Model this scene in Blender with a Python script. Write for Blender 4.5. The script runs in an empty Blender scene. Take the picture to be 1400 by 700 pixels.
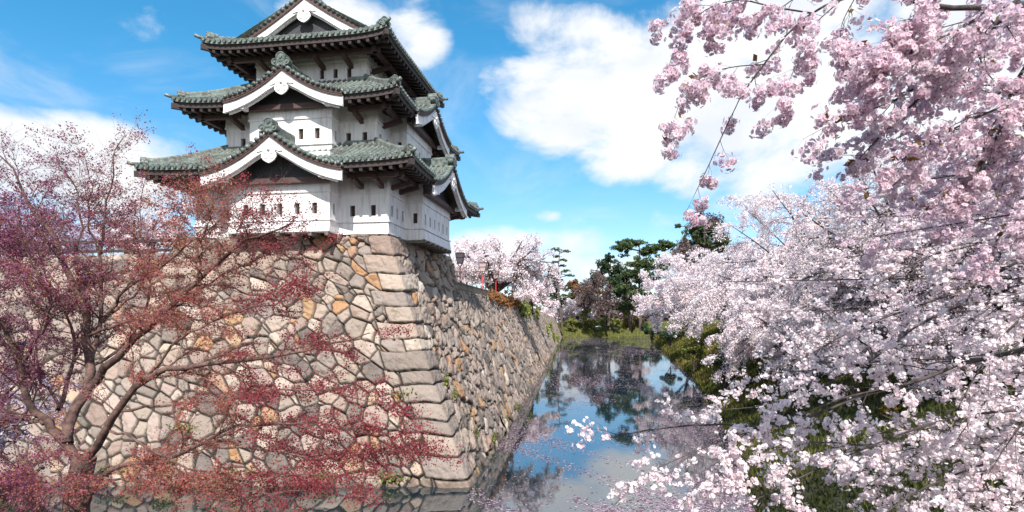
import bpy, bmesh, math, random
import numpy as np
from mathutils import Vector, Matrix
PI = math.pi
R = math.radians
rng = np.random.default_rng(7)
random.seed(7)
scene = bpy.context.scene
col = scene.collection

# ------------------------------------------------------------------ camera, sky, sun, exposure
F_PX, H_CAM, V_HOR = 780.0, 7.0, 432.0          # focal length in photo pixels, eye height, horizon row
cam_d = bpy.data.cameras.new('camera')
cam_d.sensor_width = 36.0
cam_d.lens = F_PX / 1400 * 36.0
cam_d.shift_y = (V_HOR - 350) / 1400
cam_d.clip_start = 0.05
cam_d.clip_end = 6000
cam = bpy.data.objects.new('camera', cam_d)
cam.location = (0, 0, H_CAM)
cam.rotation_euler = (R(90), 0, 0)
col.objects.link(cam)
scene.camera = cam
vs = scene.view_settings
vs.view_transform = 'Standard'
vs.look = 'None'
vs.gamma = 1
vs.use_curve_mapping = False
vs.exposure = 0.66
SUN = Vector((0.000, -0.685, 0.730)).normalized()
sun_d = bpy.data.lights.new('sun', 'SUN')
sun_d.energy = 4.35
sun_d.angle = R(0.5)
sun_d.color = (1.0, 0.965, 0.915)
sun_o = bpy.data.objects.new('sun', sun_d)
sun_o.rotation_euler = SUN.to_track_quat('Z', 'Y').to_euler()
sun_o.location = (0, -20, 60)
col.objects.link(sun_o)
scene.cycles.max_bounces = 6
scene.cycles.transparent_max_bounces = 8
scene.cycles.caustics_reflective = False
scene.cycles.caustics_refractive = False


class NT:
    """small helper round a node tree"""
    def __init__(s, tree):
        s.t = tree
        s.t.nodes.clear()
    def n(s, typ, **kw):
        nd = s.t.nodes.new(typ)
        for k, v in kw.items():
            setattr(nd, k, v)
        return nd
    def link(s, a, b):
        s.t.links.new(a, b)
    def put(s, sock, v):
        if isinstance(v, bpy.types.NodeSocket):
            s.t.links.new(v, sock)
        else:
            sock.default_value = v
    def m(s, op, a, b=0.0, c=None, clamp=False):
        nd = s.n('ShaderNodeMath', operation=op, use_clamp=clamp)
        s.put(nd.inputs[0], a)
        s.put(nd.inputs[1], b)
        if c is not None:
            s.put(nd.inputs[2], c)
        return nd.outputs[0]
    def mix(s, f, a, b, mode='MIX'):
        nd = s.n('ShaderNodeMix', data_type='RGBA', blend_type=mode)
        s.put(nd.inputs[0], f)
        for sk, v in ((nd.inputs[6], a), (nd.inputs[7], b)):
            if isinstance(v, tuple) and len(v) == 3:
                v = (*v, 1)
            s.put(sk, v)
        return nd.outputs[2]
    def noise(s, vec, scale, detail=4, rough=.55, dist=0.0):
        nd = s.n('ShaderNodeTexNoise')
        nd.inputs['Scale'].default_value = scale
        nd.inputs['Detail'].default_value = detail
        nd.inputs['Roughness'].default_value = rough
        nd.inputs['Distortion'].default_value = dist
        if vec is not None:
            s.link(vec, nd.inputs['Vector'])
        return nd.outputs['Fac']
    def ss(s, v, lo, hi):
        nd = s.n('ShaderNodeMapRange', interpolation_type='SMOOTHSTEP')
        s.put(nd.inputs[0], v)
        nd.inputs[1].default_value = lo
        nd.inputs[2].default_value = hi
        return nd.outputs[0]
    def ramp(s, v, stops, interp='LINEAR'):
        nd = s.n('ShaderNodeValToRGB')
        nd.color_ramp.interpolation = interp
        els = nd.color_ramp.elements
        while len(els) < len(stops):
            els.new(0.5)
        for e, (p, c) in zip(els, stops):
            e.position = p
            e.color = (*c, 1)
        s.put(nd.inputs[0], v)
        return nd.outputs[0]
    def attr(s, name):
        return s.n('ShaderNodeAttribute', attribute_name=name).outputs['Fac']


def build_world():
    w = bpy.data.worlds.new('World')
    scene.world = w
    w.use_nodes = True
    t = NT(w.node_tree)
    out = t.n('ShaderNodeOutputWorld')
    bg = t.n('ShaderNodeBackground')
    sky = t.n('ShaderNodeTexSky', sky_type='NISHITA')
    sky.sun_disc = False
    sky.sun_elevation = math.asin(SUN.z)
    sky.sun_rotation = math.atan2(SUN.x, SUN.y)
    sky.air_density = 1.0
    sky.dust_density = 0.6
    sky.ozone_density = 2.2
    tc = t.n('ShaderNodeTexCoord')
    sep = t.n('ShaderNodeSeparateXYZ')
    t.link(tc.outputs['Generated'], sep.inputs[0])
    az = t.m('ARCTAN2', sep.outputs[0], sep.outputs[1])
    el = t.m('ARCSINE', sep.outputs[2])
    comb = t.n('ShaderNodeCombineXYZ')
    t.put(comb.inputs[0], az)
    t.put(comb.inputs[1], t.m('MULTIPLY', el, 1.7))
    cv = comb.outputs[0]
    # cloud banks: centre and half size in degrees of azimuth / elevation, and weight
    def deg(u, v, su, sv):
        a = math.atan((u - 700) / F_PX)
        e = math.atan((V_HOR - v) / F_PX * math.cos(a))
        return a, e, su / F_PX * math.cos(a) ** 2, sv / F_PX * math.cos(a)
    banks = [(860, 130, 215, 95, 1.0), (1060, 95, 190, 190, 1.0), (850, 205, 85, 50, .75), (1330, 150, 260, 260, .9),
             (955, 240, 70, 36, .5), (765, 45, 100, 36, .55), (95, 222, 210, 74, 1.05), (-160, 250, 240, 110, 1.0),
             (565, 42, 55, 48, .7), (470, 22, 90, 40, .8), (215, 45, 50, 26, .22), (835, 310, 100, 24, .34),
             (790, 330, 85, 26, .55), (752, 296, 22, 10, .5), (665, 345, 80, 38, .9), (880, 306, 60, 22, .34), (800, 365, 150, 26, .5),
             (960, 350, 200, 30, .4)]
    d = None
    for u, v, su, sv, wt in banks:
        a0, e0, sa, se = deg(u, v, su, sv)
        x = t.m('MULTIPLY', t.m('SUBTRACT', az, a0), 1 / sa)
        y = t.m('MULTIPLY', t.m('SUBTRACT', el, e0), 1 / se)
        r2 = t.m('ADD', t.m('MULTIPLY', x, x), t.m('MULTIPLY', y, y))
        b = t.m('MULTIPLY', t.m('SUBTRACT', 1.0, r2), wt)
        d = b if d is None else t.m('MAXIMUM', d, b)
    # unseen cloud added behind the viewer as white fill light for the front walls
    back = t.m('MULTIPLY', t.m('SUBTRACT', t.m('ABSOLUTE', az), 1.45), 1.6)
    back = t.m('MINIMUM', back, .52)
    back = t.m('SUBTRACT', back, t.m('MULTIPLY', t.ss(el, .9, 1.3), 1.2))
    d = t.m('MAXIMUM', d, back)
    d = t.m('MAXIMUM', d, -0.9)
    n1 = t.noise(cv, 5.5, 9, .58, .25)
    n2 = t.noise(cv, 1.7, 3, .5)
    dens = t.m('ADD', d, t.m('MULTIPLY', t.m('SUBTRACT', n1, .53), 2.5))
    dens = t.m('ADD', dens, t.m('MULTIPLY', t.m('SUBTRACT', n2, .5), .5))
    mask = t.ss(dens, -0.12, 0.62)
    # high thin veil over the lower sky
    veil = t.m('MULTIPLY', t.ss(t.noise(cv, 3.1, 6, .6, .6), .46, .74), .35)
    mask = t.m('MAXIMUM', mask, veil)
    shade = t.ss(t.noise(cv, 7.0, 5, .55), .28, .62)
    cloud = t.mix(shade, (5.9, 6.25, 6.9), (7.2, 7.3, 7.45))
    tint = t.mix(t.ss(el, .0, .44), (1.05, 1.18, 1.34), (.40, 1.24, 1.44))
    blue = t.mix(1.0, sky.outputs[0], tint, 'MULTIPLY')
    t.link(t.mix(mask, blue, cloud), bg.inputs[0])
    bg.inputs[1].default_value = 0.094
    t.link(bg.outputs[0], out.inputs[0])
build_world()


def P(u, v, y):
    """the point of the place at depth y that a photo pixel looks at"""
    return np.array([(u - 700) / F_PX * y, y, H_CAM + (V_HOR - v) / F_PX * y])

# ------------------------------------------------------------------ materials
def mat(name):
    m = bpy.data.materials.new(name)
    m.use_nodes = True
    t = NT(m.node_tree)
    out = t.n('ShaderNodeOutputMaterial')
    bs = t.n('ShaderNodeBsdfPrincipled')
    t.link(bs.outputs[0], out.inputs[0])
    return m, t, bs, out

def bump(t, bs, h, strength=.3, dist=.02):
    b = t.n('ShaderNodeBump')
    b.inputs['Strength'].default_value = strength
    b.inputs['Distance'].default_value = dist
    t.put(b.inputs['Height'], h)
    t.link(b.outputs[0], bs.inputs['Normal'])

def simple(name, c1, c2, scale=6, rough=.7, bmp=0.2, detail=5, metallic=0):
    m, t, bs, out = mat(name)
    oc = t.n('ShaderNodeTexCoord').outputs['Object']
    f = t.noise(oc, scale, detail, .6)
    f = t.ss(f, .3, .7)
    t.link(t.mix(f, c1, c2), bs.inputs['Base Color'])
    bs.inputs['Roughness'].default_value = rough
    bs.inputs['Metallic'].default_value = metallic
    if bmp:
        bump(t, bs, t.noise(oc, scale * 5, 4, .6), bmp)
    return m

def m_plaster():
    m, t, bs, out = mat('white_plaster')
    oc = t.n('ShaderNodeTexCoord').outputs['Object']
    mp = t.n('ShaderNodeMapping')
    mp.inputs['Scale'].default_value = (2.2, 2.2, .30)
    t.link(oc, mp.inputs[0])
    st = t.ss(t.noise(mp.outputs[0], 2.6, 8, .68), .44, .70)
    c = t.mix(t.m('MULTIPLY', st, .75), (.90, .87, .87), (.58, .53, .53))
    bl = t.ss(t.noise(oc, .9, 5, .6), .55, .75)
    c = t.mix(t.m('MULTIPLY', bl, .5), c, (.62, .575, .58))
    t.link(c, bs.inputs['Base Color'])
    bs.inputs['Roughness'].default_value = .8
    bump(t, bs, t.noise(oc, 14, 5, .6), .15, .02)
    return m

def m_copper(dark=False):
    m, t, bs, out = mat('copper_tile_valley' if dark else 'copper_tile')
    oc = t.n('ShaderNodeTexCoord').outputs['Object']
    a = t.ss(t.noise(oc, 1.1, 6, .65), .36, .66)
    b = t.ss(t.noise(oc, 7.0, 4, .6), .45, .7)
    c = t.mix(a, (.105, .10, .09), (.185, .23, .205))
    c = t.mix(t.m('MULTIPLY', b, .5), c, (.43, .48, .42))
    r = t.ss(t.noise(oc, 2.3, 4, .6), .6, .75)
    c = t.mix(t.m('MULTIPLY', r, .6), c, (.27, .17, .13))
    t.link(c, bs.inputs['Base Color'])
    if dark:
        c = t.mix(.93, c, (.022, .026, .025))
    bs.inputs['Roughness'].default_value = .48
    bs.inputs['Metallic'].default_value = .15
    # joints between the tile courses
    bump(t, bs, t.noise(oc, 20, 3, .6), .25, .02)
    return m

def m_stone(name, warm=1.0):
    m, t, bs, out = mat(name)
    oc = t.n('ShaderNodeTexCoord').outputs['Object']
    r = t.attr('tone')
    g = t.attr('gap')
    c = t.ramp(r, [(0.0, (.12, .105, .10)), (.12, (.21, .185, .17)), (.28, (.44, .375, .315)), (.42, (.29, .26, .245)),
                   (.54, (.50, .41, .345)), (.64, (.30, .225, .195)), (.74, (.58, .52, .45)), (.83, (.40, .31, .285)), (.885, (.46, .25, .115)), (.93, (.48, .34, .20)), (1.0, (.64, .61, .56))])
    n1 = t.ss(t.noise(oc, 2.4, 8, .68), .36, .68)
    c = t.mix(t.m('MULTIPLY', n1, .22), c, (.52, .48, .43))
    n2 = t.ss(t.noise(oc, 5.5, 7, .72, .5), .54, .70)
    c = t.mix(t.m('MULTIPLY', n2, .62), c, (.13, .105, .09))
    n3 = t.ss(t.noise(oc, 1.0, 5, .6), .52, .72)
    c = t.mix(t.m('MULTIPLY', n3, .24 * warm), c, (.38, .24, .16))
    n4 = t.ss(t.noise(oc, 16, 4, .7), .55, .72)
    c = t.mix(t.m('MULTIPLY', n4, .35), c, (.60, .59, .55))
    mo = t.m('MULTIPLY', t.ss(t.noise(oc, .75, 6, .7), .60, .72), .35)
    c = t.mix(mo, c, (.13, .14, .06))
    # wet, algae-stained foot of the wall
    geo = t.n('ShaderNodeNewGeometry')
    sp = t.n('ShaderNodeSeparateXYZ')
    t.link(geo.outputs['Position'], sp.inputs[0])
    wet = t.m('SUBTRACT', 1.0, t.ss(t.m('ADD', sp.outputs[2], t.m('MULTIPLY', n1, .5)), .15, .75))
    c = t.mix(t.m('MULTIPLY', wet, .7), c, (.09, .075, .05))
    c = t.mix(1.0, c, (.84, .765, .725), 'MULTIPLY')
    c = t.mix(t.m('MULTIPLY', g, .96), c, (.026, .022, .018))
    t.link(c, bs.inputs['Base Color'])
    bs.inputs['Roughness'].default_value = .9
    hb = t.m('ADD', t.noise(oc, 9, 8, .68), t.m('MULTIPLY', t.noise(oc, 34, 4, .6), .35))
    bump(t, bs, hb, .75, .07)
    return m

def m_foliage(name, stops, trans=.35, rough=.7):
    m, t, bs, out = mat(name)
    c = t.ramp(t.attr('tone'), stops)
    t.link(c, bs.inputs['Base Color'])
    bs.inputs['Roughness'].default_value = rough
    bs.inputs['Specular IOR Level'].default_value = .2
    tr = t.n('ShaderNodeBsdfTranslucent')
    t.link(c, tr.inputs[0])
    mx = t.n('ShaderNodeMixShader')
    mx.inputs[0].default_value = trans
    t.link(bs.outputs[0], mx.inputs[1])
    t.link(tr.outputs[0], mx.inputs[2])
    t.link(mx.outputs[0], out.inputs[0])
    return m

def m_water():
    m, t, bs, out = mat('moat_water')
    oc = t.n('ShaderNodeTexCoord').outputs['Object']
    f = t.ss(t.noise(oc, .12, 4, .5), .4, .7)
    t.link(t.mix(f, (.010, .024, .034), (.020, .026, .026)), bs.inputs['Base Color'])
    bs.inputs['Roughness'].default_value = .03
    bs.inputs['IOR'].default_value = 2.6
    bs.inputs['Specular IOR Level'].default_value = .85
    mp = t.n('ShaderNodeMapping')
    mp.inputs['Scale'].default_value = (1, .45, 1)
    t.link(oc, mp.inputs[0])
    bump(t, bs, t.noise(mp.outputs[0], 1.6, 4, .55), .055, .05)
    return m

def m_ground():
    m, t, bs, out = mat('bank_earth')
    oc = t.n('ShaderNodeTexCoord').outputs['Object']
    f = t.ss(t.noise(oc, .22, 7, .65), .4, .62)
    c = t.mix(f, (.036, .042, .016), (.085, .058, .030))
    c = t.mix(t.m('MULTIPLY', t.ss(t.noise(oc, 1.4, 7, .7), .5, .68), .8), c, (.05, .042, .02))
    c = t.mix(t.m('MULTIPLY', t.ss(t.noise(oc, .5, 5, .7), .56, .7), .8), c, (.19, .17, .04))
    t.link(c, bs.inputs['Base Color'])
    bs.inputs['Roughness'].default_value = .95
    bump(t, bs, t.noise(oc, 3.5, 8, .7), 1.0, .15)
    return m

M = {
    'plaster': m_plaster(),
    'copper': m_copper(),
    'copper_dark': m_copper(True),
    'copper_verge': simple('dark_copper', (.045, .052, .050), (.175, .215, .19), 5, .5, .2),
    'dark_wood': simple('dark_timber', (.032, .023, .023), (.060, .040, .037), 4, .7),
    'red_wood': simple('red_brown_timber', (.060, .032, .030), (.095, .052, .045), 4, .65),
    'grey_wood': simple('weathered_timber', (.10, .085, .075), (.20, .165, .14), 7, .85),
    'recess': simple('dark_boarding', (.030, .030, .036), (.055, .055, .062), 9, .7),
    'dark': simple('dark_opening', (.012, .011, .011), (.022, .02, .02), 3, .9, 0),
    'bars': simple('brown_bars', (.045, .026, .02), (.075, .045, .035), 3, .8, 0),
    'stone': m_stone('castle_stone'),
    'stone_grey': m_stone('moat_stone', .5),
    'water': m_water(),
    'ground': m_ground(),
    'court': simple('trodden_gravel', (.26, .23, .19), (.36, .32, .27), 3, .95),
    'bark_maple': simple('maple_bark', (.055, .028, .026), (.21, .125, .10), 7, .9, .9),
    'twig_pale': simple('pale_twig', (.17, .085, .07), (.36, .22, .18), 12, .9, .3),
    'bark': simple('cherry_bark', (.035, .025, .024), (.085, .062, .055), 10, .85, .6),
    'bark_pine': simple('pine_bark', (.075, .055, .048), (.14, .10, .085), 5, .9, .5),
    'red_paint': simple('red_paint', (.55, .02, .035), (.60, .04, .05), 4, .5, 0),
    'paper': m_foliage('lantern_paper', [(0, (.88, .76, .74)), (1, (.88, .78, .76))], .5),
    'frame_red': simple('dark_red_frame', (.16, .03, .04), (.22, .05, .055), 5, .5, 0),
    'picket': simple('pale_weathered_timber', (.26, .21, .17), (.40, .34, .28), 7, .85),
    'iron': simple('black_iron', (.03, .02, .022), (.05, .035, .035), 5, .5, 0),
    'blossom': m_foliage('white_blossom', [(0, (.74, .55, .605)), (.3, (.90, .755, .785)), (.65, (.945, .845, .855)), (1, (.96, .92, .915))], .42),
    'blossom_pink': m_foliage('pink_blossom', [(0, (.64, .44, .54)), (.35, (.82, .65, .735)), (.7, (.91, .775, .825)), (1, (.96, .89, .905))], .52),
    'blossom_lilac': m_foliage('lilac_blossom', [(0, (.42, .30, .48)), (.5, (.60, .50, .66)), (1, (.76, .70, .80))], .36),
    'flower_heart': m_foliage('flower_heart', [(0, (.42, .10, .19)), (1, (.52, .22, .26))], .1),
    'bud_leaf': m_foliage('bronze_leaflet', [(0, (.16, .07, .02)), (1, (.25, .16, .04))], .3),
    'maple_leaf': m_foliage('red_maple_leaf', [(0, (.20, .025, .04)), (.35, (.36, .06, .08)), (.6, (.42, .12, .11)), (.8, (.42, .19, .11)), (1, (.40, .26, .13))], .4),
    'maple_purple': m_foliage('purple_maple_leaf', [(0, (.13, .03, .08)), (.5, (.27, .07, .155)), (1, (.44, .19, .30))], .4),
    'pine_leaf': m_foliage('pine_needles', [(0, (.03, .062, .034)), (.5, (.068, .115, .042)), (1, (.17, .175, .055))], .25),
    'dark_leaf': m_foliage('dark_evergreen_leaf', [(0, (.02, .045, .032)), (.6, (.042, .078, .038)), (1, (.08, .11, .04))], .2),
    'grey_leaf': m_foliage('bare_twigs', [(0, (.10, .072, .075)), (.6, (.17, .125, .12)), (1, (.24, .17, .15))], .1),
    'rust_leaf': m_foliage('rust_leaf', [(0, (.17, .070, .025)), (.6, (.26, .12, .045)), (1, (.32, .17, .07))], .2),
    'gold_leaf': m_foliage('golden_leaf', [(0, (.10, .075, .012)), (.6, (.19, .135, .02)), (1, (.30, .20, .035))], .25),
    'lime_leaf': m_foliage('lime_leaf', [(0, (.13, .15, .03)), (.6, (.22, .24, .06)), (1, (.36, .36, .13))], .25),
    'grass': m_foliage('grass_blade', [(0, (.016, .024, .008)), (.5, (.045, .055, .012)), (.8, (.135, .145, .025)), (1, (.24, .19, .06))], .25),
    'petal': m_foliage('fallen_petal', [(0, (.10, .05, .07)), (.22, (.40, .22, .31)), (.6, (.56, .38, .47)), (1, (.72, .60, .66))], .1),
}

# ------------------------------------------------------------------ helpers
class MB:
    """collects shapes into one mesh"""
    def __init__(s):
        s.v, s.f, s.sm = [], [], []
    def add(s, vs, fs, smooth=False):
        o = len(s.v)
        s.v.extend([tuple(p) for p in vs])
        s.f.extend([tuple(i + o for i in f) for f in fs])
        s.sm.extend([smooth] * len(fs))
    def quad(s, a, b, c, d):
        s.add((a, b, c, d), ((0, 1, 2, 3),))
    def box(s, c, size, ax=None):
        """c centre, size full lengths, ax three axis vectors"""
        X, Y, Z = ax if ax else ((1, 0, 0), (0, 1, 0), (0, 0, 1))
        X, Y, Z = np.array(X, float), np.array(Y, float), np.array(Z, float)
        c = np.array(c, float)
        h = [d / 2 for d in size]
        vs = [c + X * h[0] * i + Y * h[1] * j + Z * h[2] * k for i in (-1, 1) for j in (-1, 1) for k in (-1, 1)]
        s.add(vs, ((0, 1, 3, 2), (4, 6, 7, 5), (0, 4, 5, 1), (2, 3, 7, 6), (0, 2, 6, 4), (1, 5, 7, 3)))
    def beam(s, p, q, w, h, up=(0, 0, 1)):
        p, q = np.array(p, float), np.array(q, float)
        X = q - p
        L = np.linalg.norm(X)
        X /= L
        Y = np.cross(np.array(up, float), X)
        Y /= np.linalg.norm(Y)
        s.box((p + q) / 2, (L, w, h), (X, Y, np.cross(X, Y)))
    def tube(s, pts, rad, k=8, caps=True):
        pts = [np.array(p, float) for p in pts]
        n = len(pts)
        if not hasattr(rad, '__len__'):
            rad = [rad] * n
        vs, fs = [], []
        ref = np.array((.31, .17, .93))
        for i, p in enumerate(pts):
            d = pts[min(i + 1, n - 1)] - pts[max(i - 1, 0)]
            d = d / (np.linalg.norm(d) + 1e-9)
            a = np.cross(d, ref if abs(d @ ref) < .95 else np.array((1., 0, 0)))
            a /= np.linalg.norm(a)
            b = np.cross(d, a)
            for j in range(k):
                an = 2 * PI * j / k
                vs.append(p + rad[i] * (math.cos(an) * a + math.sin(an) * b))
        for i in range(n - 1):
            for j in range(k):
                fs.append((i * k + j, i * k + (j + 1) % k, (i + 1) * k + (j + 1) % k, (i + 1) * k + j))
        if caps:
            fs.append(tuple(range(k))[::-1])
            fs.append(tuple(range((n - 1) * k, n * k)))
        s.add(vs, fs, True)
    def prism(s, outline, thick, T):
        """outline in (a, z), extruded along d by thick; T(a, d, z) gives the point"""
        n = len(outline)
        vs = [T(a, 0, z) for a, z in outline] + [T(a, thick, z) for a, z in outline]
        fs = [tuple(range(n))[::-1], tuple(range(n, 2 * n))]
        fs += [(i, (i + 1) % n, n + (i + 1) % n, n + i) for i in range(n)]
        s.add(vs, fs)
    def split(s, p, ax):
        """two meshes, one each side of the plane through p across ax"""
        out = (MB(), MB())
        for f, sm in zip(s.f, s.sm):
            vs = [s.v[i] for i in f]
            side = out[int(float((np.mean(np.array(vs), 0) - p) @ ax) > 0)]
            side.add(vs, [tuple(range(len(f)))], sm)
        for o in out:                       # weld what belongs together
            idx, nv = {}, []
            def key(v):
                k = (round(float(v[0]), 5), round(float(v[1]), 5), round(float(v[2]), 5))
                if k not in idx:
                    idx[k] = len(nv)
                    nv.append(v)
                return idx[k]
            o.f = [tuple(key(o.v[i]) for i in f) for f in o.f]
            o.v = nv
        return out
    def build(s, name, m, parent=None, **kw):
        me = bpy.data.meshes.new(name)
        me.from_pydata([tuple(map(float, p)) for p in s.v], [], s.f)
        me.polygons.foreach_set('use_smooth', s.sm)
        me.materials.append(m)
        bm = bmesh.new()
        bm.from_mesh(me)
        bmesh.ops.recalc_face_normals(bm, faces=bm.faces)
        bm.to_mesh(me)
        bm.free()
        return link(name, me, parent, **kw)

def link(name, me, parent=None, label=None, category=None, group=None, kind=None, loc=None):
    o = bpy.data.objects.new(name, me)
    col.objects.link(o)
    if parent is not None:
        o.parent = parent
    if loc is not None:
        o.location = loc
    tag(o, label, category, group, kind)
    return o

def tag(o, label=None, category=None, group=None, kind=None):
    for k, v in (('label', label), ('category', category), ('group', group), ('kind', kind)):
        if v:
            o[k] = v

def empty(name, loc, label=None, category=None, group=None, rz=0):
    o = link(name, None, None, label, category, group)
    o.location = tuple(map(float, loc))
    o.rotation_euler = (0, 0, rz)
    return o

def np_mesh(name, verts, faces, m, parent=None, tone=None, smooth=False, attrs=None, mats=None, midx=None, **kw):
    verts = np.asarray(verts, np.float32)
    faces = np.asarray(faces, np.int32)
    me = bpy.data.meshes.new(name)
    nf, k = faces.shape
    me.vertices.add(len(verts))
    me.vertices.foreach_set('co', verts.ravel())
    me.loops.add(nf * k)
    me.loops.foreach_set('vertex_index', faces.ravel())
    me.polygons.add(nf)
    me.polygons.foreach_set('loop_start', np.arange(0, nf * k, k, dtype=np.int32))
    me.polygons.foreach_set('loop_total', np.full(nf, k, np.int32))
    if smooth:
        me.polygons.foreach_set('use_smooth', np.ones(nf, bool))
    me.materials.append(m)
    if tone is not None:
        a = me.attributes.new('tone', 'FLOAT', 'FACE')
        a.data.foreach_set('value', np.asarray(tone, np.float32))
    for nm, val in (attrs or {}).items():
        a = me.attributes.new(nm, 'FLOAT', 'POINT')
        a.data.foreach_set('value', np.asarray(val, np.float32))
    me.update(calc_edges=True)
    return link(name, me, parent, **kw)

def norm(a):
    return a / (np.linalg.norm(a, axis=-1, keepdims=True) + 1e-9)

def rdir(n):
    return norm(rng.normal(size=(n, 3)))

# ------------------------------------------------------------------ ground, water
XR_Y = np.array([-60, 0, 10, 20, 32.5, 62, 110, 165, 190, 400])
XR_X = np.array([2.0, 3.6, 5.2, 8.6, 12.5, 19.9, 29.5, 40, 46, 90])
def x_right(y):
    return np.interp(y, XR_Y, XR_X)

def hills(x, y):
    return (np.sin(x * .9 + 1.3 * np.sin(y * .37)) * np.sin(y * .71 + .6) * .5 + np.sin(x * 2.3 + y * 1.7) * .25)

def ground_z(x, y):
    t = x - x_right(y)
    zr = np.clip(.62 * t + .05, -1.4, 4.6) + np.clip(t - 7, 0, 40) * .02
    zf = np.clip((y - 187) * .45, -1.4, 4.3)
    zl = np.where(x < -3, np.clip((11.0 - y) * .95, -1.4, 3.5), -1.4)
    zl2 = np.clip((-14.5 - x) * .8, -1.4, 3.0) * (y < 19) - 1.4 * (y >= 19)
    z = np.maximum(np.maximum(zr, zf), np.maximum(zl, zl2))
    return z + np.where(z > -.6, hills(x, y) * .18, 0)

def build_ground():
    xs = np.concatenate([-np.geomspace(60, 3000, 24)[::-1], np.arange(-56, 60, .8), np.geomspace(60, 3000, 30)])
    ys = np.concatenate([-np.geomspace(20, 3000, 22)[::-1], np.arange(-18, 120, .8), np.arange(120, 230, 2.0), np.geomspace(231, 4000, 30)])
    X, Y = np.meshgrid(xs, ys)
    Z = ground_z(X, Y)
    n, m_ = X.shape
    v = np.stack([X, Y, Z], -1).reshape(-1, 3)
    i = np.arange(n * m_).reshape(n, m_)
    f = np.stack([i[:-1, :-1], i[:-1, 1:], i[1:, 1:], i[1:, :-1]], -1).reshape(-1, 4)
    np_mesh('ground', v, f, M['ground'], smooth=True, kind='structure')
    w = MB()
    w.quad((-120, -60, 0), (120, -60, 0), (120, 230, 0), (-120, 230, 0))
    w.build('water', M['water'], kind='structure')
build_ground()

# ------------------------------------------------------------------ stone walls
TAN = .16                                   # direction of the castle's long side against the line of sight
ROT = -math.atan(TAN)
CX, CY, ZTOP = -5.85, 27.0, 10.92            # top corner of the keep's stone base
SQ = math.sqrt(1 + TAN * TAN)

def voronoi(S, Z, cw, ch, seed, wvar=.62, jit=1.0, big=.36):
    """power diagram over wall coordinates: edge distance, cell tone, tilt terms"""
    r = np.random.default_rng(seed)
    n1, n2 = int(S.max() / cw) + 6, int((Z.max() - Z.min()) / ch) + 6
    z0 = Z.min()
    gi, gj = np.meshgrid(np.arange(n1), np.arange(n2), indexing='ij')
    px = (gi - 2 + .5 * (gj % 2) + .5 + (r.random((n1, n2)) - .5) * jit) * cw
    py = (gj - 2 + .5 + (r.random((n1, n2)) - .5) * jit) * ch + z0
    wt = np.where(r.random((n1, n2)) < big, r.uniform(.7, 1.5, (n1, n2)), r.uniform(-.1, .3, (n1, n2))) * wvar * cw * ch
    tone = r.random((n1, n2))
    tx, ty = (r.random((n1, n2)) - .5), (r.random((n1, n2)) - .5)
    off = r.random((n1, n2))
    ci = np.clip((S / cw).astype(int) + 2, 2, n1 - 3)
    cj = np.clip(((Z - z0) / ch).astype(int) + 2, 2, n2 - 3)
    best = np.full(S.shape, 1e9)
    sec = np.full(S.shape, 1e9)
    bi = np.zeros(S.shape, int)
    bj = np.zeros(S.shape, int)
    cand = []
    for a in (-2, -1, 0, 1, 2):
        for b in (-2, -1, 0, 1, 2):
            i, j = ci + a, cj + b
            i = np.clip(i, 0, n1 - 1)
            j = np.clip(j, 0, n2 - 1)
            d = (S - px[i, j]) ** 2 + (Z - py[i, j]) ** 2 - wt[i, j]
            cand.append((d, i, j))
            c = d < best
            best = np.where(c, d, best)
            bi = np.where(c, i, bi)
            bj = np.where(c, j, bj)
    e = np.full(S.shape, 9.0)
    bx, by = px[bi, bj], py[bi, bj]
    for d, i, j in cand:
        dist = np.sqrt((px[i, j] - bx) ** 2 + (py[i, j] - by) ** 2)
        ee = np.where(dist > 1e-6, (d - best) / (2 * np.maximum(dist, 1e-6)), 9.0)
        e = np.minimum(e, ee)
    return e, tone[bi, bj], (S - bx) * tx[bi, bj] + (Z - by) * ty[bi, bj], off[bi, bj]

def batter(z):
    """share of the base's outward offset at height z (1 at the water, 0 under the keep)"""
    h = np.clip(1 - z / ZTOP, 0, 1.2)
    return h ** 1.12

def top_x(S):
    return CX + TAN * np.minimum(S, 11.0) + .12 * np.clip(S - 11.0, 0, 25.0) + .108 * np.maximum(S - 36, 0)

row_edges = np.cumsum(np.concatenate([[-.9], .52 + .46 * np.random.default_rng(3).random(22)]))
row_len = np.random.default_rng(4).random((22, 2))
row_tone = np.random.default_rng(5).random(22) * .62 + .12
row_off = np.random.default_rng(6).random(22)

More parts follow.
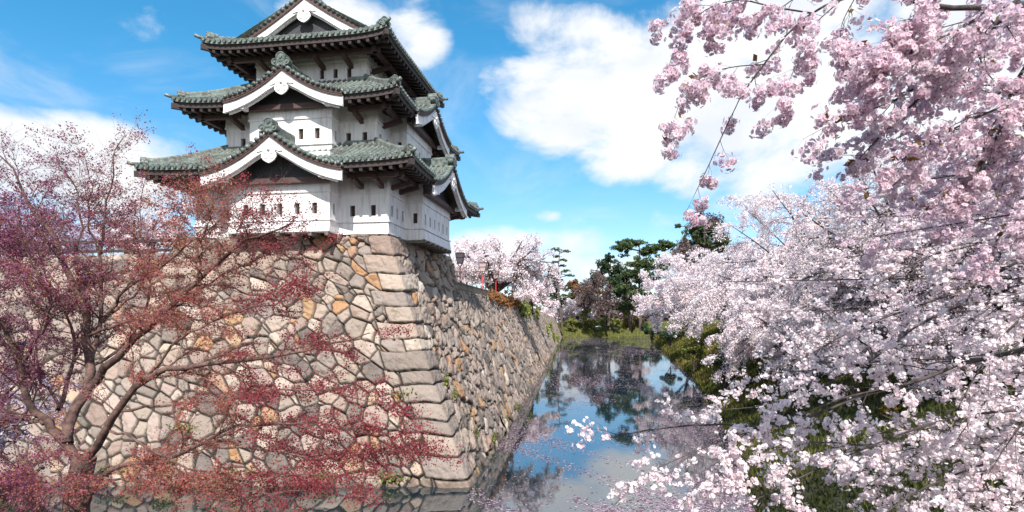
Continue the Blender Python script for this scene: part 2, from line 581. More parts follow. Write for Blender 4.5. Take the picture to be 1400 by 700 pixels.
def stone_wall(name, face, s_arr, ztop_fn, res_z, cell, seed, corner, m, parent=None, s_shift=0, far=None, depth=1.0, **kw):
    zs = np.arange(-.8, ZTOP + 1e-6, res_z)
    zf = np.linspace(0, 1, len(zs))
    S, Fz = np.meshgrid(s_arr, zf, indexing='ij')
    Zt = ztop_fn(S)
    Z = -.8 + Fz * (Zt + .8)
    B = batter(Z)
    if face == 'front':
        tx_, ty_ = CX - S, CY + TAN * S
        bx_, by_ = -1.72 - S * 1.0, 23.30 + S * 0.012
    else:
        ty_ = CY + S
        bx_, by_ = -1.72 + np.where(S < 36, .12 * S, .12 * 36 + .108 * (S - 36)), 23.30 + S
        tx_ = top_x(S)
    X = tx_ + (bx_ - tx_) * B
    Y = ty_ + (by_ - ty_) * B
    if far is not None:
        dx, dy = far(S, Z)
        X, Y = X + dx, Y + dy
    Pn = np.stack([X, Y, Z], -1)
    ts = np.gradient(Pn, axis=0)
    tz = np.gradient(Pn, axis=1)
    N = norm(np.cross(ts, tz))
    outward = np.array((.2, -1, .2)) if face == 'front' else np.array((1, -.1, .2))
    if (N @ outward).mean() < 0:
        N = -N
    e, tone, tilt, off = voronoi(S + s_shift + .22 * np.sin(Z * 1.7 + S * .3), Z * 1.05, cell[0], cell[1], seed, wvar=.95)
    e2, tone2, tilt2, off2 = voronoi(S + s_shift, Z, cell[0] * .5, cell[1] * .5, seed + 50)
    if corner:
        Zo, Z = Z, Z + .05 * np.sin(S * 2.3 + Z * .9) + .07 * S * np.sin(np.floor(Z * 1.1) * 2.4) * .35
        k = np.clip(np.searchsorted(row_edges, Z) - 1, 0, 21)
        sw = 0 if face == 'front' else 1
        long_ = ((k + sw) % 2 == 0)
        Lk = np.where(long_, 1.25, .65) + .75 * row_len[k, sw]
        inside = S < Lk
        er = np.minimum(np.minimum(Z - row_edges[k], row_edges[np.clip(k + 1, 0, 22)] - Z), Lk - S)
        e = np.where(inside, er, np.minimum(e, S - Lk))
        tone = np.where(inside, row_tone[k], tone)
        mid = (row_edges[k] + row_edges[np.clip(k + 1, 0, 22)]) / 2
        tilt = np.where(inside, -(Z - mid) * .06, tilt)
        off = np.where(inside, .35 + row_off[k] * .75, off)
        tilt = np.where(inside, tilt + (S - Lk * .5) * (row_len[k, 0] - .5) * .16, tilt)
        Z = Zo
    q = np.clip(e / .055, 0, 1)
    qb = np.clip(e / .38, 0, 1)
    h = (-.17 * (1 - q * q * (3 - 2 * q)) + (.055 + .05 * np.clip((7.5 - Z) / 4, 0, 1)) * np.sqrt(qb) + .50 * tilt * np.clip(e / .12, 0, 1) + .17 * (off - .5)) * depth
    lump = np.sin(S * 5.1 + Z * 3.3 + tone * 40) * np.sin(Z * 6.7 - S * 2.1 + tone * 70)
    facet = np.clip(e2 / .25, 0, 1)
    e3, _, tilt3, off3 = voronoi(S + s_shift, Z, cell[0] * .22, cell[1] * .22, seed + 90)
    h = h + (.025 * lump + .07 * (facet - .5) * q + .16 * tilt2 * q + .05 * (off2 - .5) * q + .14 * tilt3 * q + .018 * (off3 - .5) * q) * depth
    if corner:
        w = np.clip(S / .5, 0, 1)
        diag = norm(np.array((.75, -.62, .25)))
        N = norm(N * w[..., None] + diag * (1 - w[..., None]))
        he = (-.15 * (1 - q * q * (3 - 2 * q)) + .16 * (off - .5) + .12 * tilt3 + .10 * tilt2) * depth
        h = he * (1 - w) + h * w
        h = h - .035 * np.exp(-S / .05)
    Pd = Pn + N * h[..., None]
    n, k_ = S.shape
    i = np.arange(n * k_).reshape(n, k_)
    f = np.stack([i[:-1, :-1], i[1:, :-1], i[1:, 1:], i[:-1, 1:]], -1).reshape(-1, 4)
    low = np.clip((7.5 - Z) / 4, 0, 1)
    gap = 1 - np.clip((e - .014 - .014 * low) / .030, 0, 1)
    return np_mesh(name, Pd.reshape(-1, 3), f, m, parent, smooth=False, attrs={'tone': tone.ravel(), 'gap': gap.ravel()}, **kw)

def spaced(a, b, d0, grow):
    out, s = [a], a
    while s < b:
        s += d0 * (1 + grow * s)
        out.append(s)
    return np.array(out)

def top_front(S):
    return np.where(S < 11.3, ZTOP, 10.15)
def top_near(S):
    return np.full(S.shape, ZTOP)
ZWALL = 8.72
def top_far(S):
    return ZWALL - np.clip((S - 30) / 60, 0, 1) * .75 - np.clip((S - 95) / 60, 0, 1) * 1.6

KB = empty('stone_base', (-3.6, 24.6, 0), 'fitted boulder stone base with squared corner blocks under the white castle keep', 'stone wall')
def under(o, p):
    o.parent = p
    o.matrix_parent_inverse = Matrix.Translation(-p.location)
under(stone_wall('front_face', 'front', spaced(0, 34, .034, .014), top_front, .038, (.54, .44), 11, True, M['stone']), KB)
under(stone_wall('side_face', 'right', spaced(0, 11.0, .038, .01), top_near, .04, (.54, .46), 21, True, M['stone']), KB)
cap = MB()   # earth and stone top of the platform, and its step down at the far end
def loc2w(X, Y, z=0.0):
    """the keep's own axes -> world"""
    return (CX + (X + TAN * Y) / SQ, CY + (Y - TAN * X) / SQ, z)
capz = ZTOP - .06
cap.add([loc2w(-11.3, .05, capz), loc2w(-.05, .05, capz), loc2w(-.05, 11.0, capz), loc2w(-11.3, 11.0, capz)], [(0, 1, 2, 3)])
cap.add([loc2w(-11.3, 11.0, 4), loc2w(1.6, 11.06, 4), loc2w(-.02, 11.06, ZTOP - .05), loc2w(-11.3, 11.0, ZTOP - .05)], [(0, 1, 2, 3)])
under(cap.build('platform_top', M['stone']), KB)
MW = stone_wall('moat_wall', 'right', spaced(10.9, 165, .055, .022), top_far, .075, (.66, .52), 31, False, M['stone_grey'], s_shift=3.1, depth=.8,
                label='long grey stone moat wall running back from the keep to the far bank', category='stone wall')
# courtyard behind the walls
ct = MB()
edge = [(float(top_x(s) + (1.72 + CX + .12 * 0) * 0 + .75), CY + s, float(ZWALL - .12 - np.clip((s - 30) / 60, 0, 1) * .75 - np.clip((s - 95) / 60, 0, 1) * 1.6)) for s in (10.95, 36, 62, 95, 125, 164)]
ct.add(edge + [(x - 95, y, z) for x, y, z in edge], [(i, i + 1, i + 7, i + 6) for i in range(5)])
ct.add([loc2w(-11.35, .2, 10.0), loc2w(-11.35, 60, 10.0), loc2w(-90, 60, 10.0), loc2w(-90, .2, 10.0)], [(0, 1, 2, 3)])
ct.build('courtyard', M['court'], kind='structure')

# ------------------------------------------------------------------ the keep
keep = empty('castle_keep', (CX, CY, ZTOP), 'three storey white plastered castle keep with green copper tiled roofs on the stone base', 'castle', rz=ROT)
S1 = (-10.15, 0.0, 0.0, 10.0)
S2 = (-9.15, -1.0, 1.0, 9.0)
S3 = (-8.1, -1.95, 1.95, 8.05)
UP = np.array((0, 0, 1.0))

def wall_run(mb, p, q, z0, z1, holes, rev=.2):
    """one straight run of wall from p to q (outside on the right hand), with real openings"""
    p, q = np.array((*p, 0.0)), np.array((*q, 0.0))
    L = np.linalg.norm(q - p)
    A = (q - p) / L
    O = np.array((A[1], -A[0], 0))
    T = lambda a, z, d=0.0: p + A * a + O * d + UP * z
    xs = sorted({0.0, L, *[h[0] for h in holes], *[h[1] for h in holes]})
    zs = sorted({z0, z1, *[h[2] for h in holes], *[h[3] for h in holes]})
    for i in range(len(xs) - 1):
        for j in range(len(zs) - 1):
            cx, cz = (xs[i] + xs[i + 1]) / 2, (zs[j] + zs[j + 1]) / 2
            if any(h[0] < cx < h[1] and h[2] < cz < h[3] for h in holes):
                continue
            mb.quad(T(xs[i], zs[j]), T(xs[i + 1], zs[j]), T(xs[i + 1], zs[j + 1]), T(xs[i], zs[j + 1]))
    for a0, a1, b0, b1 in holes:
        for (u0, w0), (u1, w1) in (((a0, b0), (a1, b0)), ((a1, b0), (a1, b1)), ((a1, b1), (a0, b1)), ((a0, b1), (a0, b0))):
            mb.quad(T(u0, w0), T(u0, w0, -rev), T(u1, w1, -rev), T(u1, w1))
    return T, L

def slots(centres, zc, w=.26, h=.52):
    return [(c - w / 2, c + w / 2, zc - h / 2, zc + h / 2) for c in centres]

def storey(path, z0, z1, ledges, window_runs):
    mb = MB()
    wins = []
    n = len(path)
    for i in range(n):
        p, q = path[i], path[(i + 1) % n]
        holes = window_runs.get(i, [])
        T, L = wall_run(mb, p, q, z0, z1, holes)
        wins += [(T, h) for h in holes]
    w = mb.build('storey_wall', M['plaster'], keep)
    for zl, hh, out in ledges:
        lb = MB()
        pts = offset(path, out)
        inn = offset(path, -.02)
        for i in range(n):
            a, b, c, d = pts[i], pts[(i + 1) % n], inn[(i + 1) % n], inn[i]
            for z, flip in ((zl, 1), (zl + hh, 0)):
                lb.quad((*a, z), (*b, z), (*c, z), (*d, z))
            lb.quad((*a, zl), (*b, zl), (*b, zl + hh), (*a, zl + hh))
        lb.build('molding', M['plaster'], w)
    for T, (a0, a1, b0, b1) in wins:
        wb = MB()
        wb.quad(T(a0, b0, -.19), T(a1, b0, -.19), T(a1, b1, -.19), T(a0, b1, -.19))
        for fx in (.36, .70):
            ca = a0 + (a1 - a0) * fx
            A = T(1, 0) - T(0, 0)
            wb.box(T(ca, (b0 + b1) / 2, -.11), (.045, .05, b1 - b0 - .004), (A, np.cross(UP, A), UP))
        ww = wb.build('window', M['bars'], w)
    return w

def offset(path, d):
    """push a closed rectilinear path outwards by d"""
    n = len(path)
    out = []
    for i in range(n):
        p0, p1, p2 = (np.array(path[j % n], float) for j in (i - 1, i, i + 1))
        a, b = p1 - p0, p2 - p1
        na = np.array((a[1], -a[0])) / np.linalg.norm(a)
        nb = np.array((b[1], -b[0])) / np.linalg.norm(b)
        if abs(na @ nb) > .99:
            out.append(tuple(p1 + na * d))
        else:
            out.append(tuple(p1 + (na + nb) * d))
    return out

BAY = .89
def footprint(S, fb, rb, bay):
    x0, x1, y0, y1 = S
    return [(x0, y0), (fb[0], y0), (fb[0], y0 - bay), (fb[1], y0 - bay), (fb[1], y0), (x1, y0),
            (x1, rb[0]), (x1 + bay, rb[0]), (x1 + bay, rb[1]), (x1, rb[1]), (x1, y1), (x0, y1)]
p1 = footprint(S1, (-7.62, -2.52), (2.42, 7.58), BAY)
p2 = footprint(S2, (-7.24, -2.92), (2.85, 7.15), BAY)
p3 = [(S3[0], S3[2]), (S3[1], S3[2]), (S3[1], S3[3]), (S3[0], S3[3])]
# run numbers: 0 left front, 1 bay side, 2 bay front, 3 bay side, 4 right front, 5 near side, 6 bay side, 7 bay front, 8 bay side, 9 far side
storey(p1, -.02, 3.75, [(.54, .07, .07), (1.86, .09, .06), (1.95, 1.7, .035)], {
    0: slots((.75, 1.75), 1.12), 2: slots([.83 + .88 * k for k in range(5)], 1.12), 3: slots((.45,), 1.12, .2),
    4: slots((.72, 1.76), 1.10), 5: slots((.5, 1.2, 1.95), 1.12), 6: slots((.5,), 1.10, .24),
    7: slots([.52 + .82 * k for k in range(6)], 1.10, .24), 9: slots((.6, 1.6), 1.1)})
storey(p2, 3.4, 6.95, [(4.40, .07, .07), (5.68, .09, .06), (5.77, 1.1, .035)], {
    0: slots((.95,), 4.93), 2: slots([.6 + .85 * k for k in range(2)] + [.62 + .85 * k + 2.1 for k in range(2)], 4.95),
    3: slots((.45,), 4.9, .2), 4: slots((.45, 1.3), 4.93), 5: slots((.5, 1.4), 4.93), 6: slots((.5,), 4.93, .22),
    7: slots([.5 + .82 * k for k in range(5)], 4.95, .24)})
storey(p3, 7.6, 10.2, [(9.22, .09, .05), (9.31, .9, .03)], {
    0: slots((.55, 1.35, 3.72, 4.47, 5.22), 8.62, .24, .48), 1: slots([.6 + .98 * k for k in range(6)], 8.62, .24, .48)})

# flared white foot of the bays and the joists below them
def bay_foot(p, q, out):
    p, q = np.array((*p, 0.0)), np.array((*q, 0.0))
    L = np.linalg.norm(q - p)
    A = (q - p) / L
    O = np.array((A[1], -A[0], 0))
    T = lambda a, d, z: p + A * a + O * d + UP * z
    m = MB()
    m.add([T(-.03, -.5, .02), T(L + .03, -.5, .02), T(L + .03, .1, .02), T(-.03, .1, .02),
           T(-.03, -.5, .5), T(L + .03, -.5, .5), T(L + .03, .03, .5), T(-.03, .03, .5)],
          [(0, 1, 2, 3), (3, 2, 6, 7), (0, 3, 7, 4), (1, 2, 6, 5)])
    foot = m.build('bay_foot', M['plaster'], keep)
    j = MB()
    n = int(L / .85)
    for k in range(n + 1):
        a = .1 + (L - .2) * k / n
        j.box(T(a, -.42, -.085), (.17, 1.1, .17), (A, O, UP))
    j.build('joists', M['grey_wood'], foot)
bay_foot((-7.62, -BAY), (-2.52, -BAY), 1)
bay_foot((BAY, 2.42), (BAY, 7.58), 1)

# ---- roofs
def make_T(o, ax, ay):
    o, ax, ay = np.array((*o, 0.0)), np.array((*ax, 0.0)), np.array((*ay, 0.0))
    return lambda a, d, z: o + ax * a + ay * d + UP * z

PITCH = .285
RIB = .082
def rib_path(mb, pts, r, end=True, side=None, ends=None):
    """half round tile row along pts, closed with a round end at the eave"""
    pts = [np.array(p) for p in pts]
    n = len(pts)
    k = 5
    vs, fs = [], []
    for i in range(n):
        vs_ = []
        for j in range(k):
            an = PI * j / (k - 1)
            vs_.append(pts[i] + side * (r * math.cos(an)) + UP * (r * math.sin(an) * 1.6))
        vs += vs_
    for i in range(n - 1):
        for j in range(k - 1):
            fs.append((i * k + j, i * k + j + 1, (i + 1) * k + j + 1, (i + 1) * k + j))
    mb.add(vs, fs, True)
    if end:
        d = pts[0] - pts[1]
        d /= np.linalg.norm(d)
        c = pts[0] + UP * .01
        ring = [c + side * (r * 1.12 * math.cos(2 * PI * j / 10)) + UP * (r * 1.12 * math.sin(2 * PI * j / 10)) for j in range(10)]
        ring2 = [p + d * .05 for p in ring]
        (ends or mb).add(ring + ring2, [tuple(range(10, 20))] + [(j, (j + 1) % 10, 10 + (j + 1) % 10, 10 + j) for j in range(10)])

def roof_side(T, L, zf, dmax, dmin, sheet, ribs, ends, n=8):
    m = int(round(L / PITCH))
    p = L / m
    for i in range(m):
        a0, a1 = i * p, (i + 1) * p
        am = (a0 + a1) / 2
        lo0, lo1, hi0, hi1 = dmin(a0), dmin(a1), dmax(a0), dmax(a1)
        lom, him = dmin(am), dmax(am)
        if him - lom < .05:
            continue
        c0 = [T(a0, lo0 + (max(hi0, lo0 + .001) - lo0) * j / n, zf(a0, lo0 + (max(hi0, lo0 + .001) - lo0) * j / n)) for j in range(n + 1)]
        c1 = [T(a1, lo1 + (max(hi1, lo1 + .001) - lo1) * j / n, zf(a1, lo1 + (max(hi1, lo1 + .001) - lo1) * j / n)) for j in range(n + 1)]
        vs = c0 + c1
        sheet.add(vs, [(j, j + 1, n + 2 + j, n + 1 + j) for j in range(n)])
        pts = [T(am, lom - .03 * (j == 0) + (him - lom) * j / n, zf(am, lom + (him - lom) * j / n) + .01) for j in range(n + 1)]
        side = T(1, 0, 0) - T(0, 0, 0)
        rib_path(ribs, pts, RIB, True, side, ends)

def eave_under(T, L, zf, out, gap, fascia, boards, raft, beams, wall_z):
    """eave edge, sloping boards, rafters and the carrying beam below them"""
    n = 44
    inset = lambda d: d
    gaps = lambda a: gap is not None and gap[0] < a < gap[1]
    rise = lambda d: -.34 + .16 * d
    for i in range(n):
        a0, a1 = L * i / n, L * (i + 1) / n
        if gaps((a0 + a1) / 2):
            continue
        z0, z1 = zf(a0, 0), zf(a1, 0)
        fascia.quad(T(a0, .0, z0 - .13), T(a1, .0, z1 - .13), T(a1, .0, z1 + .01), T(a0, .0, z0 + .01))
        fascia.quad(T(a0, .0, z0 - .13), T(a1, .0, z1 - .13), T(a1, .1, z1 - .13), T(a0, .1, z0 - .13))
        boards.quad(T(a0, .1, z0 - .36), T(a1, .1, z1 - .36), T(a1, .1, z1 - .13), T(a0, .1, z0 - .13))
        def pt(a, d):
            f = a / L
            aa = d + (L - 2 * d) * f
            lift = zf(a, 0) - zf(L / 2, 0)
            return T(aa, d, zf(L / 2, 0) + lift * max(0, 1 - d / (out + .3)) + rise(d))
        for d0, d1 in ((.1, out * .55), (out * .55, out + .05)):
            boards.quad(pt(a0, d0), pt(a1, d0), pt(a1, d1), pt(a0, d1))
    m = int(L / .46)
    for i in range(m + 1):
        a = .12 + (L - .24) * i / m
        if gaps(a):
            continue
        dm = min(out + .05, a + .05, L - a + .05)
        if dm < .3:
            continue
        lift = zf(a, 0) - zf(L / 2, 0)
        zb = zf(L / 2, 0)
        raft.beam(T(a, .14, zb + lift - .44), T(a, dm, zb + lift * max(0, 1 - dm / (out + .3)) + rise(dm) - .07), .15, .15)
    d = out * .55
    zb = zf(L / 2, 0) + rise(d) - .30
    segs = [(d - .25, L - d + .25)] if gap is None else [(d - .25, gap[0] + .15), (gap[1] - .15, L - d + .25)]
    for s0, s1 in segs:
        beams.beam(T(s0, d, zb), T(s1, d, zb), .20, .24)
        k = max(1, int(round((s1 - s0) / 1.75)))
        for i in range(k + 1):
            a = s0 + .35 + (s1 - s0 - .7) * i / k
            if out < a < L - out:
                beams.beam(T(a, d - .22, zb - .14), T(a, out + .05, zb - .38), .2, .22)

def ridge_bar(mb, pts, w, h):
    """built-up ridge: stepped courses with a round cap along pts (pts on the roof surface)"""
    pts = [np.array(p, float) for p in pts]
    n = len(pts)
    d = pts[-1] - pts[0]
    s = np.array((-d[1], d[0], 0.0))
    s /= np.linalg.norm(s)
    prof = [(-w / 2, -.08), (-w / 2, h * .62), (-w * .42, h * .62), (-w * .42, h * .78), (-w * .28, h * .95), (0, h * 1.05),
            (w * .28, h * .95), (w * .42, h * .78), (w * .42, h * .62), (w / 2, h * .62), (w / 2, -.08)]
    k = len(prof)
    vs = [p + s * a + UP * z for p in pts for a, z in prof]
    fs = [(i * k + j, i * k + j + 1, (i + 1) * k + j + 1, (i + 1) * k + j) for i in range(n - 1) for j in range(k - 1)]
    fs += [tuple(range(k)), tuple(range((n - 1) * k, n * k))]
    mb.add(vs, fs)

def end_ornament(mb, c, out, r=.26):
    """ridge end tile: a big round face flanked by two scrolls"""
    c, out = np.array(c, float), np.array(out, float)
    out /= np.linalg.norm(out)
    s = np.cross(UP, out)
    def disc(cc, rr, depth):
        k = 14
        def ring(r_, d_):
            return [cc + s * (r_ * math.cos(2 * PI * j / k)) + UP * (r_ * math.sin(2 * PI * j / k)) + out * d_ for j in range(k)]
        rs = [ring(rr, -depth), ring(rr, .0), ring(rr * .78, .0), ring(rr * .72, -.03), ring(rr * .40, -.03), ring(rr * .34, .015)]
        vs = [p for r_ in rs for p in r_]
        fs = [(i * k + j, i * k + (j + 1) % k, (i + 1) * k + (j + 1) % k, (i + 1) * k + j) for i in range(len(rs) - 1) for j in range(k)]
        fs.append(tuple(range((len(rs) - 1) * k, len(rs) * k)))
        fs.append(tuple(range(k))[::-1])
        mb.add(vs, fs)
    disc(c + UP * r * .75, r, .5)
    disc(c + s * r * 1.25 - UP * r * .2, r * .68, .3)
    disc(c - s * r * 1.25 - UP * r * .2, r * .68, .3)
    mb.box(c - UP * r * .2 - out * .12, (r * 1.5, .2, r * 1.3), (s, out, UP))

def gegyo(T, zc, sc):
    """pendant gable ornament with a heart shaped foot, two scrolls and side fins"""
    m = MB()
    o = []
    pts = [(0, .52), (.16, .50), (.20, .38), (.34, .36), (.46, .24), (.60, .14), (.64, .04), (.50, .02), (.36, .08), (.27, .04),
           (.36, -.08), (.37, -.22), (.28, -.35), (.13, -.45), (0, -.50)]
    full = pts + [(-a, z) for a, z in pts[::-1][1:-1]]
    m.prism([(a * sc, zc + z * sc) for a, z in full], .07, T)
    # raised scroll rings and the centre boss
    for sgn in (-1, 1):
        k = 12
        ring = []
        for rr, dd in ((.15, .07), (.15, .095), (.10, .095), (.10, .07)):
            ring.append([T(sc * (sgn * .17 + rr * math.cos(2 * PI * j / k)), dd, zc + sc * (-.16 + rr * math.sin(2 * PI * j / k))) for j in range(k)])
        vs = [p for r_ in ring for p in r_]
        m.add(vs, [(i * k + j, i * k + (j + 1) % k, (i + 1) * k + (j + 1) % k, (i + 1) * k + j) for i in range(3) for j in range(k)])
    m.tube([T(0, .06, zc + .13 * sc), T(0, .13, zc + .13 * sc)], .075 * sc, 10)
    return m

def gable(T, half, zc, over, back, roof_parent, sheet_too, half_bay, z_beam, panel_d=.06, orn=1.0, ridge_h=.42, orn_r=.24, ridge_back=None):
    """T(a, d, z): a along the front, d outwards from the bay's wall, z up"""
    n = 14
    ws = [half * i / n for i in range(n + 1)]
    out = T(0, 1, 0) - T(0, 0, 0)
    g = roof_parent
    if sheet_too:
        sh, rb, un = MB(), MB(), MB()
        for sg in (-1, 1):
            vs = [T(sg * w, d, zc(w)) for w in ws for d in (over, -back)]
            sh.add(vs, [(2 * i, 2 * i + 1, 2 * i + 3, 2 * i + 2) for i in range(n)])
            vs = [T(sg * w, d, zc(w) - .14) for w in ws for d in (over, -back)]
            un.add(vs, [(2 * i, 2 * i + 1, 2 * i + 3, 2 * i + 2) for i in range(n)])
            w = half
            un.quad(T(sg * w, over, zc(w) - .14), T(sg * w, -back, zc(w) - .14), T(sg * w, -back, zc(w)), T(sg * w, over, zc(w)))
            m = int((over + back) / PITCH)
            for k in range(m):
                d = over - .12 - k * PITCH
                pts = [T(sg * w, d, zc(w) + .01) for w in ws[::-1]]
                rib_path(rb, pts, RIB, True, out)
        g = sh.build('gable_roof', M['copper_dark'], keep)
        rb.build('tile_rows', M['copper'], g)
        un.build('under_boards', M['dark_wood'], g)
    # tile ends along the verge
    ve = MB()
    arc = [0.0]
    fine = [half * i / 60 for i in range(61)]
    for sg in (-1, 1):
        acc = .1
        last = (0, zc(0))
        for w in fine[1:]:
            acc += math.hypot(w - last[0], zc(w) - last[1])
            last = (w, zc(w))
            if acc > .25:
                acc = 0
                c = T(sg * w, over, zc(w) + .07)
                ve.tube([c - out * .35, c + out * .05], .10, 9)
        pts = [T(sg * w, over - .30, zc(w) + .03) for w in ws[::-1]]
        rib_path(ve, pts, .10, True, out)
    ve.build('verge_tiles', M['copper_verge'], g)
    # brown edge board between the tiles and the white bargeboard
    eb, bb = MB(), MB()
    for sg in (-1, 1):
        top = [(sg * w, zc(w) - .015) for w in ws]
        bot = [(sg * w, zc(w) - .22) for w in ws]
        eb.prism(top + bot[::-1], .10, lambda a, d, z: T(a, over - .12 + d, z))
        dep = lambda w: .37 + .10 * (w / half) ** 2 + .14 * max(0, 1 - w / half * 4)
        top = [(sg * w, zc(w) - .222) for w in ws]
        bot = [(sg * w, zc(w) - .222 - dep(w)) for w in ws]
        bb.prism(top + bot[::-1], .11, lambda a, d, z: T(a, over - .20 + d, z))
        bead = [(sg * w, zc(w) - .222 - dep(w) + .10) for w in ws]
        bb.prism(bead + bot[::-1], .03, lambda a, d, z: T(a, over - .092 + d, z))
        bot2 = [(sg * w, zc(w) - .31 - dep(w)) for w in ws[:-1]]
        bb.prism(top[:-1] + bot2[::-1], .08, lambda a, d, z: T(a, over - .285 + d, z))
        w = half * .70
        bb.box(T(sg * w, over - .35, zc(w) - .62), (.20, .42, .20), (T(1, 0, 0) - T(0, 0, 0), out, UP))
    eb.build('verge_board', M['red_wood'], g)
    bb.build('bargeboard', M['plaster'], g)
    gegyo(lambda a, d, z: T(a, over - .085 + d, z), zc(0) - .222 - .74 * orn, orn).build('gable_ornament', M['plaster'], g)
    # dark boarded triangle and the beam at its foot
    pn = MB()
    wl = [half_bay * i / n for i in range(n + 1)]
    outl = [(w, zc(w) - .16) for w in wl[::-1]] + [(-w, zc(w) - .16) for w in wl[1:]]
    zb = z_beam
    outl = [(a, max(z, zb + .02)) for a, z in outl] + [(-half_bay, zb), (half_bay, zb)]
    pn.prism(outl, .03, lambda a, d, z: T(a, panel_d + d, z))
    pn.build('gable_panel', M['recess'], g)
    if sheet_too:
        bm_ = MB()
        bm_.beam(T(-half_bay - .25, panel_d + .16, zb + .05), T(half_bay + .25, panel_d + .16, zb + .05), .22, .24)
        bm_.build('gable_beam', M['red_wood'], g)
        # boards under the gable's overhang
    rd = MB()
    rb_ = back if ridge_back is None else ridge_back
    ridge_bar(rd, [T(0, over - .02, zc(0) + .02), T(0, -rb_ * .5, zc(0)), T(0, -rb_, zc(0) + .02)], .34, ridge_h)
    end_ornament(rd, T(0, over + .06, zc(0) + ridge_h * .45), out, orn_r)
    rd.build('ridge', M['copper_verge'], g)
    return g

def skirt_roof(S, out, inset, ze, zt, lift, gables):
    """roof ring round a storey from its eave up to the wall of the storey above; gables: side -> (centre, half, zc)"""
    x0, x1, y0, y1 = S[0] - out, S[1] + out, S[2] - out, S[3] + out
    Rn = out + inset
    sides = [((x0, y0), (1, 0), (0, 1), x1 - x0), ((x1, y0), (0, 1), (-1, 0), y1 - y0),
             ((x1, y1), (-1, 0), (0, -1), x1 - x0), ((x0, y1), (0, -1), (1, 0), y1 - y0)]
    sheet, ribs, ends = MB(), MB(), MB()
    done = []
    def finish(rf):
        for sets, cut in done:
            for b, nm, mm in zip(sets, ('eave_edge', 'eave_boards', 'rafters', 'eave_beam', 'hip_ridge', 'wall_course'), ('copper_dark', 'dark_wood', 'dark_wood', 'red_wood', 'copper', 'copper_dark')):
                for q in (b.split(*cut) if cut and nm != 'hip_ridge' else [b]):
                    if q.f:
                        q.build(nm, M[mm], rf)
    for si, (o, ax, ay, L) in enumerate(sides):
        T = make_T(o, ax, ay)
        fascia, boards, raft, beams, hips, course = (MB() for _ in range(6))
        done.append(((fascia, boards, raft, beams, hips, course), (T(gables[si][0], 0, 0), T(1, 0, 0) - T(0, 0, 0)) if si in gables else None))
        def zf(a, d, L=L):
            t = d / Rn
            return ze + (zt - ze) * (.80 * t + .20 * t * t) + lift * abs(2 * a / L - 1) ** 6 * max(0, 1 - t)
        gb = gables.get(si)
        gap = None
        if gb:
            ac, half, zc = gb
            gap = (ac - half * .99, ac + half * .99)
            def dmin(a, ac=ac, half=half, zc=zc, zf=zf):
                w = abs(a - ac)
                if w >= half * .99:
                    return 0.0
                zg = zc(w)
                for d in np.linspace(.14, Rn, 40):
                    if zf(a, d) > zg - .12:
                        return d
                return Rn
        else:
            dmin = lambda a: 0.0
        dmax = lambda a, L=L: min(a, L - a, Rn)
        roof_side(T, L, zf, dmax, dmin, sheet, ribs, ends)
        eave_under(T, L, zf, out, gap, fascia, boards, raft, beams, ze)
        # hip ridge at this side's first corner
        pts = [T(d, d, zf(d, d)) for d in np.linspace(.18, Rn + .02, 9)]
        ridge_bar(hips, pts, .27, .30)
        dv = T(-1, -1, 0) - T(0, 0, 0)
        end_ornament(hips, T(.16, .16, zf(.16, .16) + .16), dv, .15)
        hips.tube([T(.5, .5, zf(.5, .5) + .02), T(-.08, -.08, zf(0, 0) + .07), T(-.22, -.22, zf(0, 0) + .12)], .085, 9)
        # hip rafter
        raft.beam(T(-.02, -.02, zf(0, 0) - .38), T(out + .2, out + .2, ze - .15), .2, .26)
        # course against the wall above
        if not gb:
            course.beam(T(Rn, Rn - .06, zt + .03), T(L - Rn, Rn - .06, zt + .03), .2, .22)
        else:
            for s0, s1 in ((Rn, gb[0] - gb[1] * .68), (gb[0] + gb[1] * .68, L - Rn)):
                course.beam(T(s0, Rn - .06, zt + .03), T(s1, Rn - .06, zt + .03), .2, .22)
    rf = sheet.build('skirt_roof', M['copper_dark'], keep)
    ribs.build('tile_rows', M['copper'], rf)
    ends.build('tile_ends', M['copper_verge'], rf, kind='stuff')
    finish(rf)
    return rf

def curve(apex, end, half, k=1.72):
    return lambda w: apex - (apex - end) * (k * (w / half) - (k - 1) * (w / half) ** 2)

g1f, g1r = curve(4.50, 2.82, 3.5), curve(4.46, 2.80, 3.42)
g2f, g2r = curve(7.94, 6.54, 3.05), curve(7.88, 6.50, 3.0)
skirt_roof(S1, 1.80, 1.0, 3.06, 4.60, .16, {0: (5.175 + 1.80, 3.5, g1f), 1: (5.0 + 1.80, 3.42, g1r)})
skirt_roof(S2, 1.72, .95, 6.56, 8.18, .22, {0: (4.175 + 1.72, 3.05, g2f), 1: (4.0 + 1.72, 3.0, g2r)})
TF1 = lambda a, d, z: np.array((-4.975 + a, -BAY - d, z))
TF2 = lambda a, d, z: np.array((-4.975 + a, 1.0 - BAY - d, z))
TR1 = lambda a, d, z: np.array((BAY + d, 5.0 + a, z))
TR2 = lambda a, d, z: np.array((-1.0 + BAY + d, 5.0 + a, z))
gable(TF1, 3.5, g1f, 1.02, 2.2, None, True, 2.55, 2.34, ridge_back=1.0)
gable(TF2, 3.05, g2f, 1.00, 2.2, None, True, 2.16, 6.18, orn=.95, ridge_back=1.8)
gable(TR1, 3.42, g1r, .98, 2.2, None, True, 2.58, 2.34, ridge_back=1.0)
gable(TR2, 3.0, g2r, .98, 2.2, None, True, 2.15, 6.18, orn=.95, ridge_back=1.8)

